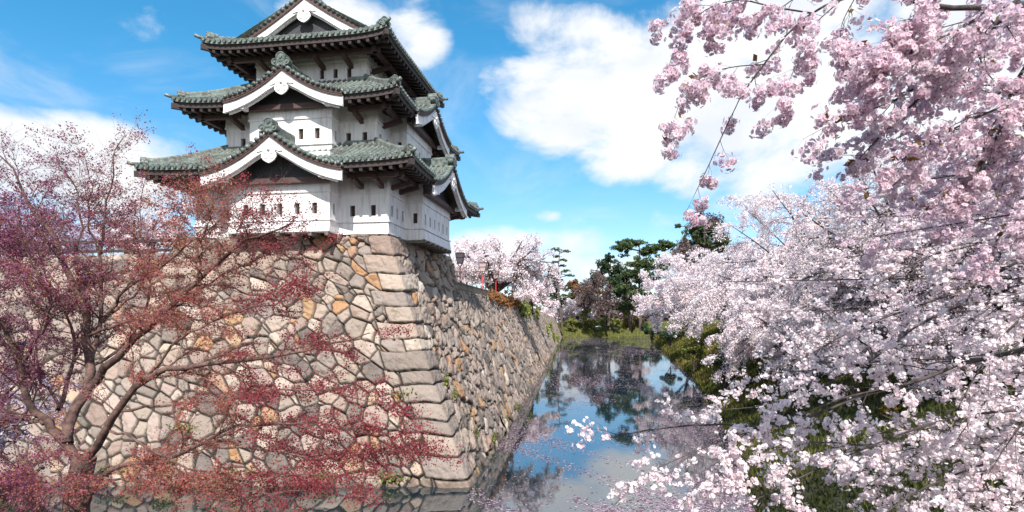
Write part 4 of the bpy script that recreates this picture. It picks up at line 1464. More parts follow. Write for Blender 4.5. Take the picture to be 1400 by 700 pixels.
# ------------------------------------------------------------------ the red maple on the left
mp_base = np.array([-6.1, 8.0, float(ground_z(np.array(-6.1), np.array(8.0)))])
maple = new_tree('maple_tree', mp_base, 'red budding maple tree with dark twisting limbs in front of the stone base', 'maple tree')
m_limbs = [
    ([(105, 800, 8), (104, 720, 8), (106, 670, 8), (116, 625, 8)], .185, .78),
    ([(112, 635, 8), (90, 605, 7.95), (60, 578, 7.9), (40, 550, 7.85), (30, 515, 7.8), (28, 492, 7.8), (12, 468, 7.7), (0, 440, 7.6), (-25, 400, 7.5)], .085, .25),
    ([(30, 500, 7.8), (45, 470, 7.7), (62, 440, 7.6), (66, 400, 7.5), (40, 350, 7.4), (22, 300, 7.3)], .034, .2),
    ([(92, 606, 7.95), (92, 575, 8.1), (118, 535, 8.2), (126, 500, 8.3), (118, 460, 8.4), (117, 430, 8.4), (93, 369, 8.4), (80, 336, 8.4), (63, 314, 8.4), (41, 288, 8.4), (26, 250, 8.4), (22, 228, 8.4), (0, 213, 8.4)], .10, .10),
    ([(118, 535, 8.2), (140, 507, 8.1), (165, 482, 8), (190, 456, 7.9), (220, 430, 7.8), (245, 404, 7.7), (283, 373, 7.6), (314, 346, 7.5), (336, 327, 7.4), (358, 321, 7.3), (400, 305, 7.2)], .075, .16),
    ([(119, 626, 8), (148, 588, 7.8), (163, 562, 7.7), (200, 518, 7.6), (238, 503, 7.5), (300, 497, 7.4), (370, 490, 7.3), (440, 470, 7.2), (505, 455, 7.1)], .075, .10),
    ([(118, 690, 8), (140, 652, 7.8), (175, 635, 7.6), (220, 628, 7.5), (267, 613, 7.4), (305, 590, 7.3), (339, 580, 7.2), (410, 580, 7.1), (490, 586, 7.0)], .055, .12),
    ([(283, 604, 7.35), (320, 612, 7.2), (383, 618, 7.1), (487, 621, 7.0), (590, 612, 6.9)], .020, .2),
    ([(124, 505, 8.3), (137, 440, 8.5), (138, 354, 8.6), (143, 284, 8.6), (152, 247, 8.6), (156, 210, 8.6), (171, 184, 8.6)], .045, .10),
    ([(137, 440, 8.5), (170, 400, 8.4), (220, 362, 8.3), (262, 332, 8.2), (300, 300, 8.1), (340, 268, 8.0)], .03, .15),
    ([(270, 384, 7.6), (276, 330, 7.5), (290, 290, 7.4), (302, 258, 7.4)], .022, .2),
    ([(325, 335, 7.45), (332, 300, 7.4), (352, 272, 7.3)], .018, .2),
    ([(60, 580, 7.9), (30, 572, 7.8), (0, 575, 7.7), (-60, 568, 7.6)], .04, .3),
    ([(200, 518, 7.6), (240, 470, 7.5), (290, 440, 7.4), (350, 420, 7.3), (420, 412, 7.2)], .026, .15),
    ([(163, 562, 7.7), (220, 555, 7.5), (300, 545, 7.3), (390, 535, 7.1), (470, 540, 7.0), (545, 560, 6.9)], .026, .15),
    ([(140, 440, 8.5), (190, 395, 8.6), (230, 340, 8.6), (250, 300, 8.6), (255, 262, 8.6)], .026, .15),
    ([(93, 369, 8.4), (110, 320, 8.5), (108, 270, 8.5), (90, 235, 8.5), (60, 210, 8.5)], .024, .12),
    ([(80, 560, 8.3), (100, 500, 8.8), (95, 440, 9.0), (70, 390, 9.0), (55, 340, 9.0), (75, 280, 9.0)], .04, .15),
    ([(140, 652, 7.8), (200, 660, 7.4), (280, 668, 7.1), (360, 672, 6.9), (440, 668, 6.8)], .022, .2),
    ([(60, 640, 8.0), (20, 660, 7.6), (-30, 680, 7.4)], .03, .3),
    ([(28, 492, 7.8), (-10, 450, 7.9), (-40, 380, 8.0), (-30, 300, 8.0), (0, 250, 8.0)], .035, .15),
    ([(66, 400, 7.5), (30, 370, 7.6), (-10, 330, 7.7), (-40, 290, 7.7)], .02, .2),
    ([(126, 500, 8.3), (170, 470, 8.5), (200, 420, 8.6), (205, 360, 8.7), (190, 300, 8.7), (200, 240, 8.7)], .03, .12),
    ([(40, 550, 7.85), (20, 600, 7.5), (40, 640, 7.3), (90, 660, 7.1)], .02, .2),
    ([(92, 575, 8.1), (60, 520, 8.4), (50, 460, 8.6), (80, 410, 8.7), (130, 380, 8.8)], .03, .15),
    ([(118, 460, 8.4), (170, 440, 8.3), (230, 425, 8.1), (300, 380, 7.9), (370, 350, 7.7), (420, 345, 7.6)], .03, .14),
    ([(137, 354, 8.6), (120, 300, 8.7), (125, 250, 8.7), (105, 200, 8.7)], .02, .15),
    ([(148, 588, 7.8), (180, 600, 7.5), (250, 640, 7.1), (330, 655, 6.9), (420, 650, 6.8), (520, 655, 6.8)], .022, .2),
]
A1 = np.array([px_limb(s_, 18) for s_, r, tp in m_limbs])
ar1 = np.array([r * (.80 if i_ else 1.0) * np.linspace(1, tp, 18) for i_, (s_, r, tp) in enumerate(m_limbs)])
A1[1:, 1:-1] += rng.normal(size=A1[1:, 1:-1].shape) * .018
A2, ar2 = spawn(A1[1:], ar1[1:], 19, (.45, 1.25), (.4, 1.15), .05, 7, .2, 1.0, .55, .4, rf=.42, rmax=.012, taper=.3)
A3, ar3 = spawn(A2, ar2, 14, (.16, .55), (.35, 1.1), -.05, 5, .12, 1.0, .6, .35, rf=.6, rmax=.0040, taper=.4)
A4, ar4 = spawn(A3, ar3, 4, (.06, .22), (.3, 1.0), -.1, 4, .2, 1.0, .4, .3, rf=.7, rmax=.0024)
v, f = tubes(A1[:1], ar1[:1], 12)
part('trunk', v, f, M['bark_maple'], maple, smooth=True)
v, f = merge([tubes(A1[1:], ar1[1:], 9), tubes(A2, ar2, 5)])
part('limbs', v, f, M['bark_maple'], maple, smooth=True)
v, f = merge([tubes(A3, ar3, 3), tubes(A4, ar4, 3)])
part('twigs', v, f, M['twig_pale'], maple)
PER = 29
ends_ = A3[:, -1]
eu = ends_[:, 0] / ends_[:, 1] * F_PX + 700
ev = V_HOR - (ends_[:, 2] - H_CAM) / ends_[:, 1] * F_PX
# buds are sparse on the topmost shoots and full on the low outer sprays
dens = np.clip(.22 + .58 * (ev - 200) / 300 + .12 * (eu < 230) * (ev > 260) - .12 * (ev > 560) * (eu > 150) - .14 * (eu > 290) * (ev < 350), .08, .85)
keepm = rng.random(len(A3)) < dens
C = np.concatenate([on_twigs(A3[keepm], PER, .036), along(A3[keepm], np.full((keepm.sum(), 3), .98))[0].reshape(-1, 3) + rng.normal(size=(keepm.sum() * 3, 3)) * .02])
uu = C[:, 0] / C[:, 1] * F_PX + 700
vv = V_HOR - (C[:, 2] - H_CAM) / C[:, 1] * F_PX
left = (C[:, 0] < -5.9 + .7 * rng.normal(size=len(C)))
v, f = cards(C[~left], .0175, 1.7)
part('leaves', v, f, M['maple_leaf'], maple, np.clip(np.where(C[~left][:, 0] / C[~left][:, 1] > -.48, .28, .62) + .2 * rng.normal(size=(~left).sum()), 0, 1))
v, f = cards(C[left], .0185, 1.7)
part('leaves', v, f, M['maple_purple'], maple, np.clip(.5 + .25 * rng.normal(size=left.sum()), 0, 1))

# ------------------------------------------------------------------ far trees
def lumps(c, radii, nl, n, rl=.34, shell=.55):
    c, radii = np.array(c, float), np.array(radii, float)
    d = rdir(nl)
    lc_ = c + d * radii * (shell + (1 - shell - .05) * rng.random((nl, 1)))
    k = rng.integers(0, nl, n)
    sz = rng.uniform(.6, 1.2, nl)
    q = in_ball(n)
    return lc_[k] + q * radii * rl * sz[k][:, None]

def shrub(name, label, cat, u, v, y, hu, hv, m, n=2600, size=.4, nl=16, wood=None, group=None, asp=1.3):
    c = P(u, v, y)
    rx, rz = hu / F_PX * y, hv / F_PX * y
    b = (c[0], y, float(c[2] - rz))
    t = new_tree(name, b, label, cat, group)
    C = lumps(c, (rx, rx, rz), nl, n)
    vv_, f = cards(C, size, asp)
    part('foliage', vv_, f, M[m], t, np.clip(.5 + .25 * rng.normal(size=n), 0, 1))
    st = np.array([resample([np.array(b) - [0, 0, 1.0], np.array(b) + [rng.normal() * .2 * rx, rng.normal() * .2 * rx, rz * .7], c + [rng.normal() * .5 * rx, rng.normal() * .4 * rx, rng.uniform(0, .7) * rz]], 6) for _ in range(7)])
    v2, f2 = tubes(st, np.linspace(.12, .03, 6)[None].repeat(7, 0) * rx / 2.5, 5)
    part('stems', v2, f2, M['bark_pine'], t)
    return t

def pine(label, u, vb, vt, y, pads, m='pine_leaf', tr=.38, lean=0.0, group='pines at the far end of the moat', size=.5, bark='bark_pine', dens=520, name='pine_tree', soft=1.0):
    """pads: (share of height, sideways offset in px, half width px, half height px)"""
    b, tp = P(u, vb, y), P(u + lean, vt, y)
    b[2] = max(b[2], 3.8)
    t = new_tree(name, b, label, 'pine tree', group)
    mid = (b + tp) / 2 + [rng.normal() * .5, 0, 0]
    tk = resample([b - [0, 0, 1.2], mid, tp], 12)
    v, f = tubes(tk[None], np.linspace(tr, tr * .2, 12)[None], 8)
    part('trunk', v, f, M[bark], t, smooth=True)
    Cs, br = [], []
    for h, off, hw, hh in pads:
        for _ in range(2):
            x = h * 11
            i = min(int(x), 10)
            p0 = tk[i] + (tk[i + 1] - tk[i]) * (x - i)
            c = p0 + np.array([off / F_PX * y, rng.uniform(-1, 1) * hw / F_PX * y * .8, hh / F_PX * y * .2])
            br.append(resample([p0 - [0, 0, .5], (p0 + c) / 2 - [0, 0, .1], c], 5))
            rx, rz = hw / F_PX * y, hh / F_PX * y
            n = int(dens * 1.25 * hw / 12)
            Cs.append(lumps(c + [0, 0, rng.normal() * rz * .3], (rx * rng.uniform(.75, 1.3), rx, rz * rng.uniform(1.3, 2.2) * soft), 15, n, .30 * soft ** .4, .05))
    br = np.array(br)
    v, f = tubes(br, np.linspace(.16, .04, 5)[None].repeat(len(br), 0) * tr / .38, 5)
    part('branches', v, f, M[bark], t)
    C = np.concatenate(Cs)
    v, f = cards(C, size * .62, 2.2, .1)
    part('foliage', v, f, M[m], t, np.clip(.5 + .25 * rng.normal(size=len(C)), 0, 1))
    return t

pine('tall slim pine with bare trunk and tiered branches past the moat wall', 769, 447, 341, 186,
     [(.99, -5, 9.4, 2.2), (.97, 9, 8.6, 2), (.92, -3, 6.2, 2), (.87, 7, 8.6, 2.2), (.84, -6, 7.8, 2.4), (.79, 5, 7.8, 2.2), (.75, -10, 10.1, 2.6), (.72, 11, 8.6, 2.6), (.68, -2, 9.4, 3), (.64, -18, 11.7, 3), (.66, 15, 10.1, 3), (.62, 0, 10.9, 3),
      (.57, -20, 10.9, 3), (.54, -12, 12.5, 3.6), (.52, 15, 10.1, 3.6), (.46, -12, 9.4, 4.4), (.43, 11, 10.9, 3.6), (.38, -9, 7.8, 4)], tr=.42, size=.40, lean=-4, dens=170, soft=.5)
pine('dark green fir low behind the slim pine', 752, 440, 372, 200, [(.2, 0, 12, 12), (.4, 0, 14, 10), (.6, 2, 11, 10), (.8, 0, 8, 8), (.95, 0, 4, 6)], m='dark_leaf', size=.6)
pine('round headed dark pine standing in the middle of the far bank', 832, 440, 352, 184, [(.95, 0, 10, 6), (.85, -6, 15, 8), (.82, 12, 12, 8), (.70, -14, 12, 8), (.68, 12, 16, 8), (.58, 2, 16, 8), (.64, -22, 8, 5), (.5, 10, 12, 7)], m='dark_leaf', size=.6, tr=.45)
pine('spreading pine with layered crown beside the white cherry on the right bank', 876, 446, 328, 152,
     [(.97, -6, 18, 5), (.90, -22, 16, 5), (.86, 10, 16, 6), (.88, 34, 18, 6), (.78, 40, 20, 6), (.72, 0, 18, 6), (.62, -8, 18, 6), (.55, 10, 20, 6), (.70, 22, 16, 7), (.48, -16, 18, 6), (.38, 0, 22, 6)], size=.5, tr=.5, lean=-2)
pine('leaning pine with open boughs between the round pine and the white cherry', 862, 446, 372, 165, [(.9, 0, 12, 5), (.7, -8, 14, 5), (.55, 10, 16, 6), (.4, -6, 14, 5)], size=.5, tr=.4, lean=-8)
pine('tall grey evergreen with ragged crown above the right bank blossom', 962, 420, 290, 118,
     [(.99, -8, 5, 5), (.92, -10, 10, 6), (.84, -14, 14, 7), (.80, 14, 12, 8), (.70, -22, 14, 6), (.66, 22, 14, 9), (.70, 0, 14, 8), (.58, -14, 18, 8), (.56, 16, 20, 8), (.45, 0, 30, 10), (.5, 36, 14, 8), (.86, -34, 5, 1.5)], m='pine_leaf', size=.42, tr=.5, dens=380)
shrub('bare_tree', 'bare grey twigged tree mixed into the tall evergreen on the right', 'tree', 974, 325, 121, 26, 34, 'grey_leaf', 3000, .30, 26, asp=3)
shrub('bare_tree', 'brown bare tree low in front of the tall evergreen on the right', 'tree', 934, 352, 116, 24, 22, 'grey_leaf', 2200, .30, 20, asp=3)
shrub('bare_tree', 'bare greyish purple tree in front of the round headed pine', 'tree', 818, 400, 180, 20, 27, 'grey_leaf', 4200, .26, 30, asp=3)
shrub('bare_tree', 'mauve bare tree between the rust coloured hedge and the round pine', 'tree', 800, 402, 188, 16, 20, 'grey_leaf', 2600, .28, 22, asp=3)
shrub('hedge_tree', 'rust brown tree behind the slim pine at the left', 'tree', 783, 396, 236, 16, 13, 'rust_leaf', 2600, .6, 18)
shrub('hedge_tree', 'rust brown tree behind the mauve bare tree', 'tree', 808, 397, 240, 18, 14, 'rust_leaf', 2600, .6, 18)
cherry('small pink cherry tree on the far bank right of the slim pine', (*P(790, 446, 196)[:2], 4.2), P(790, 426, 196), (5.6, 5, 5.2), n_limb=12, k2=7, k3=8, per=6, size=.5, trunk_r=.3, droop=.6, group='cherry trees on the far bank')
cherry('small pink cherry tree half hidden behind the leaning pine', (*P(868, 446, 190)[:2], 4.2), P(868, 405, 190), (5.2, 5, 6), n_limb=12, k2=7, k3=8, per=5, size=.5, trunk_r=.3, droop=.6, group='cherry trees on the far bank')
cherry('low pink cherry tree at the foot of the slim pine', (*P(752, 448, 192)[:2], 4.2), P(750, 432, 190), (3.6, 4, 3.6), n_limb=10, k2=7, k3=8, per=6, size=.45, trunk_r=.25, droop=.8, group='cherry trees on the far bank')
shrub('shrub', 'olive green shrub on the far bank right of the small pink cherry', 'shrub', 803, 434, 191, 11, 11, 'lime_leaf', 1500, .4, 12, group='shrubs on the far bank')
shrub('shrub', 'pale lime shrub below the bare greyish tree', 'shrub', 829, 437, 189, 12, 8, 'lime_leaf', 1400, .4, 12, group='shrubs on the far bank')
shrub('shrub', 'small yellow green shrub beside the foot of the slim pine', 'shrub', 782, 440, 189, 8, 6, 'lime_leaf', 1000, .38, 10, group='shrubs on the far bank')
shrub('shrub', 'low yellow green shrub between the lime shrub and the golden shrub', 'shrub', 846, 441, 188, 8, 6, 'lime_leaf', 1000, .38, 10, group='shrubs on the far bank')
shrub('shrub', 'large golden brown shrub at the right end of the far bank', 'shrub', 864, 433, 172, 16, 18, 'gold_leaf', 3000, .38, 18, group='shrubs on the far bank')
shrub('shrub', 'dark green shrub at the water below the right bank cherry', 'shrub', 890, 450, 150, 14, 9, 'dark_leaf', 1600, .35, 12, group='shrubs on the right bank')
for lab, u, v, y, hu, hv, mm in [('dark green bush on the grass slope under the farther cherry', 917, 458, 98, 13, 9, 'dark_leaf'), ('green bush on the slope between the two nearer white cherries', 948, 484, 64, 17, 12, 'lime_leaf'),
                                ('dark bush low on the right slope beside the petal strewn water', 992, 500, 46, 24, 16, 'dark_leaf'), ('golden bush on the slope behind the lowest boughs', 1240, 585, 21, 46, 34, 'gold_leaf'), ('dark green bush on the slope behind the lowest boughs', 1330, 640, 17, 60, 42, 'dark_leaf')]:
    shrub('bush', lab, 'bush', u, v, y, hu, hv, mm, 2200, .012 * y ** .7, 14, group='bushes on the right bank slope')

# the wood beyond everything, read as one mass
wc = []
for i in range(90):
    x = -140 + 420 * i / 90 + rng.normal() * 3
    y = 285 + 40 * rng.random() + abs(x) * .1
    h = 13 + 8 * rng.random()
    wc.append(lumps((x, y, 3.5 + h * .55), (6, 6, h * .55), 9, 420, .42, .3))
for i in range(70):
    wc.append(lumps((-60 + 260 * i / 70, 272 + 8 * rng.random(), 6.5), (5, 4, 3.6), 7, 300, .5, .1))
wc = np.concatenate(wc)
v, f = cards(wc, 1.1, 1.6)
np_mesh('distant_wood', v, f, M['grey_leaf'], tone=np.clip(.3 + .3 * rng.normal(size=len(wc)), 0, 1), kind='stuff')

# ------------------------------------------------------------------ street lamps, fences
def lamp():
    t = empty('street_lamp', (0, 0, 0), 'tall red lamp post with a square paper lantern, nearest the keep', 'lamp', 'red lamp posts along the wall top')
    p = MB()
    p.tube([(0, 0, 0), (0, 0, .12), (0, 0, .13), (0, 0, 2.25)], [.10, .10, .045, .04], 10)
    p.build('post', M['red_paint'], t)
    c = MB()
    for sx, sy in ((1, 1), (1, -1), (-1, 1), (-1, -1)):
        c.tube([(0, 0, 2.22), (sx * .13, sy * .13, 2.42), (sx * .20, sy * .20, 2.55)], .02, 5)
        c.beam((sx * .20, sy * .20, 2.55), (sx * .33, sy * .33, 3.30), .026, .026, (.3, .9, .1))
    for z, w in ((2.55, .20), (2.95, .27), (3.30, .33)):
        for a, b in (((-w, -w), (w, -w)), ((w, -w), (w, w)), ((w, w), (-w, w)), ((-w, w), (-w, -w))):
            c.beam((*a, z), (*b, z), .035, .035)
    c.build('lantern_frame', M['frame_red'], t)
    g = MB()
    b0, b1 = .185, .315
    vs = [(-b0, -b0, 2.57), (b0, -b0, 2.57), (b0, b0, 2.57), (-b0, b0, 2.57), (-b1, -b1, 3.28), (b1, -b1, 3.28), (b1, b1, 3.28), (-b1, b1, 3.28)]
    g.add(vs, [(0, 1, 5, 4), (1, 2, 6, 5), (2, 3, 7, 6), (3, 0, 4, 7), (0, 3, 2, 1)])
    g.build('lantern_shade', M['paper'], t)
    r_ = MB()
    r_.add([(-.36, -.36, 3.31), (.36, -.36, 3.31), (.36, .36, 3.31), (-.36, .36, 3.31), (-.1, -.1, 3.37), (.1, -.1, 3.37), (.1, .1, 3.37), (-.1, .1, 3.37)],
           [(0, 1, 5, 4), (1, 2, 6, 5), (2, 3, 7, 6), (3, 0, 4, 7), (4, 5, 6, 7), (3, 2, 1, 0)])
    r_.build('lantern_roof', M['frame_red'], t)
    return t
lp0 = lamp()
for i, (u, v, y, lab) in enumerate([(629, 390, 43, None), (660, 397, 51, 'red lamp post in front of the forked cherry trunk, middle one of three'), (678, 404, 60.5, 'red lamp post right of the forked cherry trunk, farthest of three')]):
    p = P(u, v, y)
    if i == 0:
        o = lp0
    else:
        o = lp0.copy()
        col.objects.link(o)
        for ch in lp0.children:
            c = ch.copy()
            col.objects.link(c)
            c.parent = o
        o['label'] = lab
    o.location = (float(p[0]), y, ZWALL - .3)

def wall_edge(s):
    """top edge of the moat wall"""
    zt = float(top_far(np.array(float(s))))
    b = batter(zt)
    tx = float(top_x(np.array(float(s))))
    bx = -1.72 + (.12 * s if s < 36 else .12 * 36 + .108 * (s - 36))
    return np.array([tx + (bx - tx) * b, CY + s + (23.30 - CY) * b, zt])

fe = empty('picket_fence', wall_edge(11.2) - np.array([.25, 0, .1]), 'low weathered wooden picket fence along the top of the moat wall', 'fence')
fo = np.array(fe.location)
ss_ = np.arange(11.3, 62, 1.0)
pk = MB()
for s in np.arange(11.3, 62, .21):
    q = wall_edge(s) - [.3, 0, .1] - fo
    pk.box(q + [0, 0, .37], (.035, .09, .62))
pk.build('pickets', M['picket'], fe)
for zz in (.62, .2):
    rl = MB()
    for a, b in zip(ss_[:-1], ss_[1:]):
        rl.beam(wall_edge(a) - [.27, 0, .1] - fo + [0, 0, zz], wall_edge(b) - [.27, 0, .1] - fo + [0, 0, zz], .06, .08)
    rl.build('rail', M['grey_wood'], fe)
for s in ss_[::2]:
    po = MB()
    po.box(wall_edge(s) - [.34, 0, .1] - fo + [0, 0, .38], (.11, .11, .9))
    po.build('post', M['grey_wood'], fe)

bf = empty('board_fence', loc2w(-18.5, 1.0, 10.0), 'brown board fence on the wall top left of the keep', 'fence')
bo = np.array(bf.location)
A_, B_ = np.array(loc2w(-23, .9, 10.0)) - bo, np.array(loc2w(-11.8, .9, 10.0)) - bo
for zz in (.95, .45):
    rl = MB()
    rl.beam(A_ + [0, 0, zz], B_ + [0, 0, zz], .07, .14)
    rl.build('rail', M['dark_wood'], bf)
for k in range(8):
    po = MB()
    po.box(A_ + (B_ - A_) * k / 7 + [0, .08, .5], (.14, .14, 1.1))
    po.build('post', M['dark_wood'], bf)

# ------------------------------------------------------------------ visitors on the far bank
def skin_body(name, verts, edges, radii, m, parent):
    me = bpy.data.meshes.new(name)
    me.from_pydata(verts, edges, [])
    me.materials.append(m)
    o = link(name, me, parent)
    md = o.modifiers.new('Skin', 'SKIN')
    for i, r in enumerate(radii):
        me.skin_vertices[0].data[i].radius = (r, r)
    me.skin_vertices[0].data[0].use_root = True
    o.modifiers.new('Subdivision', 'SUBSURF').levels = 1
    return o
M['skin'] = simple('skin', (.45, .27, .20), (.50, .31, .23), 3, .6, 0)
M['hair'] = simple('black_hair', (.012, .010, .009), (.02, .017, .015), 9, .6, 0)
def person(u, v, y, label, coat, legs, umbrella=False):
    p = P(u, v, y)
    z = float(ground_z(np.array(p[0]), np.array(y)))
    t = empty('person', (p[0], y, z), label, 'person', 'visitors on the far bank', rz=rng.uniform(-.6, .6))
    cm = simple('coat', coat, tuple(c * .8 for c in coat), 4, .8, 0)
    lm = simple('trousers', legs, tuple(c * .8 for c in legs), 4, .8, 0)
    vb = [(0, 0, .92), (0, 0, 1.2), (0, 0, 1.42), (0, -.01, 1.52), (0, -.03, 1.64), (0, -.02, 1.72), (.18, 0, 1.40), (.24, 0, 1.13), (.25, -.12, .90), (-.18, 0, 1.40), (-.24, 0, 1.13), (-.25, -.12, .90),
          (.10, 0, .86), (.11, -.04, .47), (.12, 0, .08), (.12, -.14, .04), (-.10, 0, .86), (-.11, .04, .47), (-.12, .06, .08), (-.12, -.08, .04)]
    eb = [(0, 1), (1, 2), (2, 3), (3, 4), (4, 5), (2, 6), (6, 7), (7, 8), (2, 9), (9, 10), (10, 11), (0, 12), (12, 13), (13, 14), (14, 15), (0, 16), (16, 17), (17, 18), (18, 19)]
    rb = [.12, .12, .12, .055, .095, .07, .055, .045, .035, .055, .045, .035, .075, .055, .04, .035, .075, .055, .04, .035]
    skin_body('body', vb, eb, rb, M['skin'], t)
    skin_body('coat', [(0, 0, .80), (0, 0, 1.1), (0, 0, 1.42), (.19, 0, 1.40), (.25, 0, 1.13), (.255, -.11, .94), (-.19, 0, 1.40), (-.25, 0, 1.13), (-.255, -.11, .94)],
              [(0, 1), (1, 2), (2, 3), (3, 4), (4, 5), (2, 6), (6, 7), (7, 8)], [.16, .145, .145, .075, .062, .052, .075, .062, .052], cm, t)
    skin_body('trousers', [(0, 0, .92), (.10, 0, .84), (.11, -.04, .47), (.12, 0, .10), (-.10, 0, .84), (-.11, .04, .47), (-.12, .06, .10)],
              [(0, 1), (1, 2), (2, 3), (0, 4), (4, 5), (5, 6)], [.13, .095, .075, .06, .095, .075, .06], lm, t)
    skin_body('hair', [(0, 0, 1.74), (0, .03, 1.68), (0, .05, 1.60)], [(0, 1), (1, 2)], [.085, .105, .08], M['hair'], t)
    return t
person(817, 446, 190.5, 'person in a light blue coat under the white parasol on the far bank', (.22, .34, .55), (.05, .06, .10))
person(811, 446, 191, 'person in a dark navy coat left of the white parasol', (.03, .035, .07), (.04, .04, .05))
person(834, 446, 190, 'person in dark clothes standing right of the white parasol', (.02, .02, .025), (.03, .03, .035))
person(840, 446, 191, 'person in a white top near the golden shrub on the far bank', (.75, .73, .74), (.10, .09, .10))
person(798, 446, 191, 'person in a maroon coat in front of the olive shrub', (.22, .04, .05), (.05, .04, .04))
pp = np.array([P(817, 0, 190.9)[0] + .2, 190.2, float(ground_z(np.array(P(817, 0, 190.9)[0]), np.array(190.2)))])
pa = empty('parasol', pp, 'white parasol on a thin pole above the person in light blue', 'parasol')
q = MB()
k = 16
rings = [(0, 2.45), (.5, 2.36), (1.0, 2.12), (1.15, 2.0)]
vs_ = [(r * math.cos(2 * PI * j / k), r * math.sin(2 * PI * j / k), z) for r, z in rings for j in range(k)]
q.add(vs_, [(i * k + j, i * k + (j + 1) % k, (i + 1) * k + (j + 1) % k, (i + 1) * k + j) for i in range(3) for j in range(k)], True)
q.build('canopy', M['plaster'], pa)
q = MB()
q.tube([(0, 0, 0), (0, 0, 2.5)], .025, 8)
q.build('pole', M['iron'], pa)

# ------------------------------------------------------------------ petals on the water, grass on the banks, weeds on the wall
n = 90000
y = 17 + 130 * rng.random(n) ** 2.2
xl = -1.6 + .12 * (y - 23.3)
x = xl + rng.random(n) * (x_right(y) - xl + 1.0)
f1 = np.sin(x * .55 + 1.7 * np.sin(y * .23)) + np.sin(y * .42 - x * .31 + 2.1 * np.sin(x * .2)) + .8 * np.sin(x * 1.9 + y * 1.3)
edge = np.exp(-(x_right(y) - x) / 2.5) * 1.3 + np.exp(-(x - xl) / 1.0) * .5
keep_ = rng.random(n) < np.clip((f1 + edge * 1.6 - .1) * .6, .03, 1)
C = np.stack([x, y, np.full(n, .006)], 1)[keep_]
n = len(C)
a = rng.random(n) * 2 * PI
s = rng.uniform(.022, .062, n) * np.where(rng.random(n) < .03, 2.2, 1)
u_ = np.stack([np.cos(a), np.sin(a), 0 * a], 1) * s[:, None]
w_ = np.stack([-np.sin(a), np.cos(a), 0 * a], 1) * (s * rng.uniform(.5, .9, n))[:, None]
C[:, 2] += rng.random(n) * .003
v = np.stack([C - u_, C - w_, C + u_, C + w_], 1).reshape(-1, 3)
np_mesh('petals', v, np.arange(4 * n).reshape(n, 4), M['petal'], tone=np.where(s > .055, .05, np.clip(.5 + .25 * rng.normal(size=n), 0, 1)), kind='stuff')

n = 60000
y = 55 + 132 * rng.random(n)
xl = -1.6 + .12 * (y - 23.3)
x = xl + rng.random(n) * (x_right(y) - xl)
f1 = np.sin(x * .35 + 1.3 * np.sin(y * .09)) + np.sin(y * .16 - x * .2) + .5 * np.sin(x * 1.1 + y * .5)
ok = rng.random(n) < np.clip(f1 * .35 + .12 + (y - 90) / 160, .03, .8)
C = np.stack([x, y, np.full(n, .008)], 1)[ok]
n = len(C)
a = rng.random(n) * 2 * PI
s = rng.uniform(.035, .10, n)
u_ = np.stack([np.cos(a), np.sin(a), 0 * a], 1) * s[:, None]
w_ = np.stack([-np.sin(a), np.cos(a), 0 * a], 1) * (s * rng.uniform(.5, .9, n))[:, None]
C[:, 2] += rng.random(n) * .003
v = np.stack([C - u_, C - w_, C + u_, C + w_], 1).reshape(-1, 3)
np_mesh('petals', v, np.arange(4 * n).reshape(n, 4), M['petal'], tone=np.clip(.5 + .25 * rng.normal(size=n), 0, 1), kind='stuff')

def grass(n, x, y, h, tone):
    z = ground_z(x, y)
    ok = z > .03
    x, y, z, tone = x[ok], y[ok], z[ok], tone[ok]
    n = len(x)
    hh = h * rng.uniform(.5, 1.4, n) * (.5 + y / 60)
    a = rng.random(n) * 2 * PI
    w = hh * .16
    b = np.stack([x, y, z - .02], 1)
    dx = np.stack([np.cos(a) * w, np.sin(a) * w, 0 * a], 1)
    tip = np.stack([rng.normal(size=n) * .35 * hh, rng.normal(size=n) * .35 * hh, hh], 1)
    V = np.stack([b - dx, b + dx, b + tip * .6 + dx * .6, b + tip], 1)
    return V.reshape(-1, 3), np.arange(4 * n).reshape(n, 4), tone
n = 90000
y = 9 + 150 * rng.random(n) ** 1.7
x = x_right(y) + 11 * rng.random(n) - .2
pt = np.clip(.26 + .0075 * np.clip(y, 0, 70) + .28 * (np.sin(x * .8 + y * .5) * np.sin(y * .33 + 1)) + .2 * rng.normal(size=n), 0, 1)
g1 = grass(n, x, y, .26, pt)
y2 = 186.5 + 22 * rng.random(50000)
x2 = 10 + 60 * rng.random(50000)
g2 = grass(50000, x2, y2, .13, np.clip(.55 + .2 * rng.normal(size=50000), 0, 1))
np_mesh('grass', g1[0], g1[1], M['grass'], tone=g1[2], kind='stuff')
np_mesh('lawn_grass', g2[0], g2[1], M['lime_leaf'], tone=g2[2], kind='stuff')

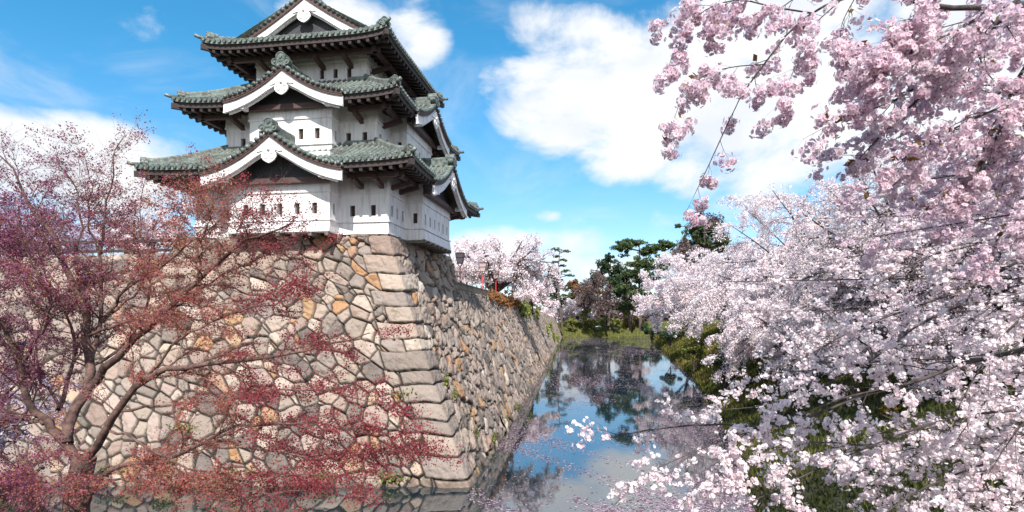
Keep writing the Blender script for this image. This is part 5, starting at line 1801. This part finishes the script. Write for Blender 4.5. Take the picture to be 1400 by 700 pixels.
wd = []
for s, dz, n, m_ in [(24, 0, 200, 0), (28, -.1, 350, 0), (31, -.2, 350, 0), (34, -.5, 300, 0), (38, 0, 300, 0), (42, -.3, 400, 0), (46, -.1, 300, 0)]:
    wd.append(wall_edge(s) + [.1, 0, dz] + rng.normal(size=(n, 3)) * [.15, 1.4, .30])
wd = np.concatenate(wd)
v, f = cards(wd, .2, 1.6)
np_mesh('creeper', v, f, M['rust_leaf'], tone=rng.random(len(wd)), kind='stuff')
wd = []
for s, zz, n in [(47, 7.6, 500), (52, 7.8, 500), (58, 7.6, 500), (90, 4.0, 300), (105, 2.2, 500), (110, 4.5, 400), (118, 1.2, 400), (75, 7.2, 300)]:
    b = batter(zz)
    bx = -1.72 + .12 * 36 + .108 * (s - 36)
    tx = float(top_x(np.array(float(s))))
    wd.append(np.array([tx + (bx - tx) * b + .15, CY + s + (23.3 - CY) * b, zz]) + rng.normal(size=(n, 3)) * [.2, 1.6, .5])
for sx, zz, n in [(12.5, .9, 140), (11.5, 2.2, 120), (9.2, .5, 120), (6.0, .4, 120), (3.2, .35, 140), (1.2, 3.6, 60), (8.0, 5.2, 60), (14.5, .6, 120)]:
    b = float(batter(zz))
    q0 = np.array([CX - sx, CY + TAN * sx]) * (1 - b) + np.array([-1.72 - sx, 23.3 + .012 * sx]) * b
    wd.append(np.array([q0[0], q0[1] - .10, zz]) + rng.normal(size=(n, 3)) * [.28, .05, .12])
for sy, zz, n in [(1.6, 4.0, 110), (2.4, 3.3, 90), (3.8, 1.4, 90), (7.0, .5, 120), (12, .4, 120), (18, .4, 150)]:
    b = float(batter(zz))
    q0 = np.array([CX + TAN * sy, CY + sy]) * (1 - b) + np.array([-1.72 + .12 * sy, 23.3 + sy]) * b
    wd.append(np.array([q0[0] + .1, q0[1], zz]) + rng.normal(size=(n, 3)) * [.05, .28, .14])
wd = np.concatenate(wd)
v, f = cards(wd, np.where(wd[:, 1] < 45, .085, .26), 1.6)
np_mesh('wall_weeds', v, f, M['lime_leaf'], tone=rng.random(len(wd)), kind='stuff')
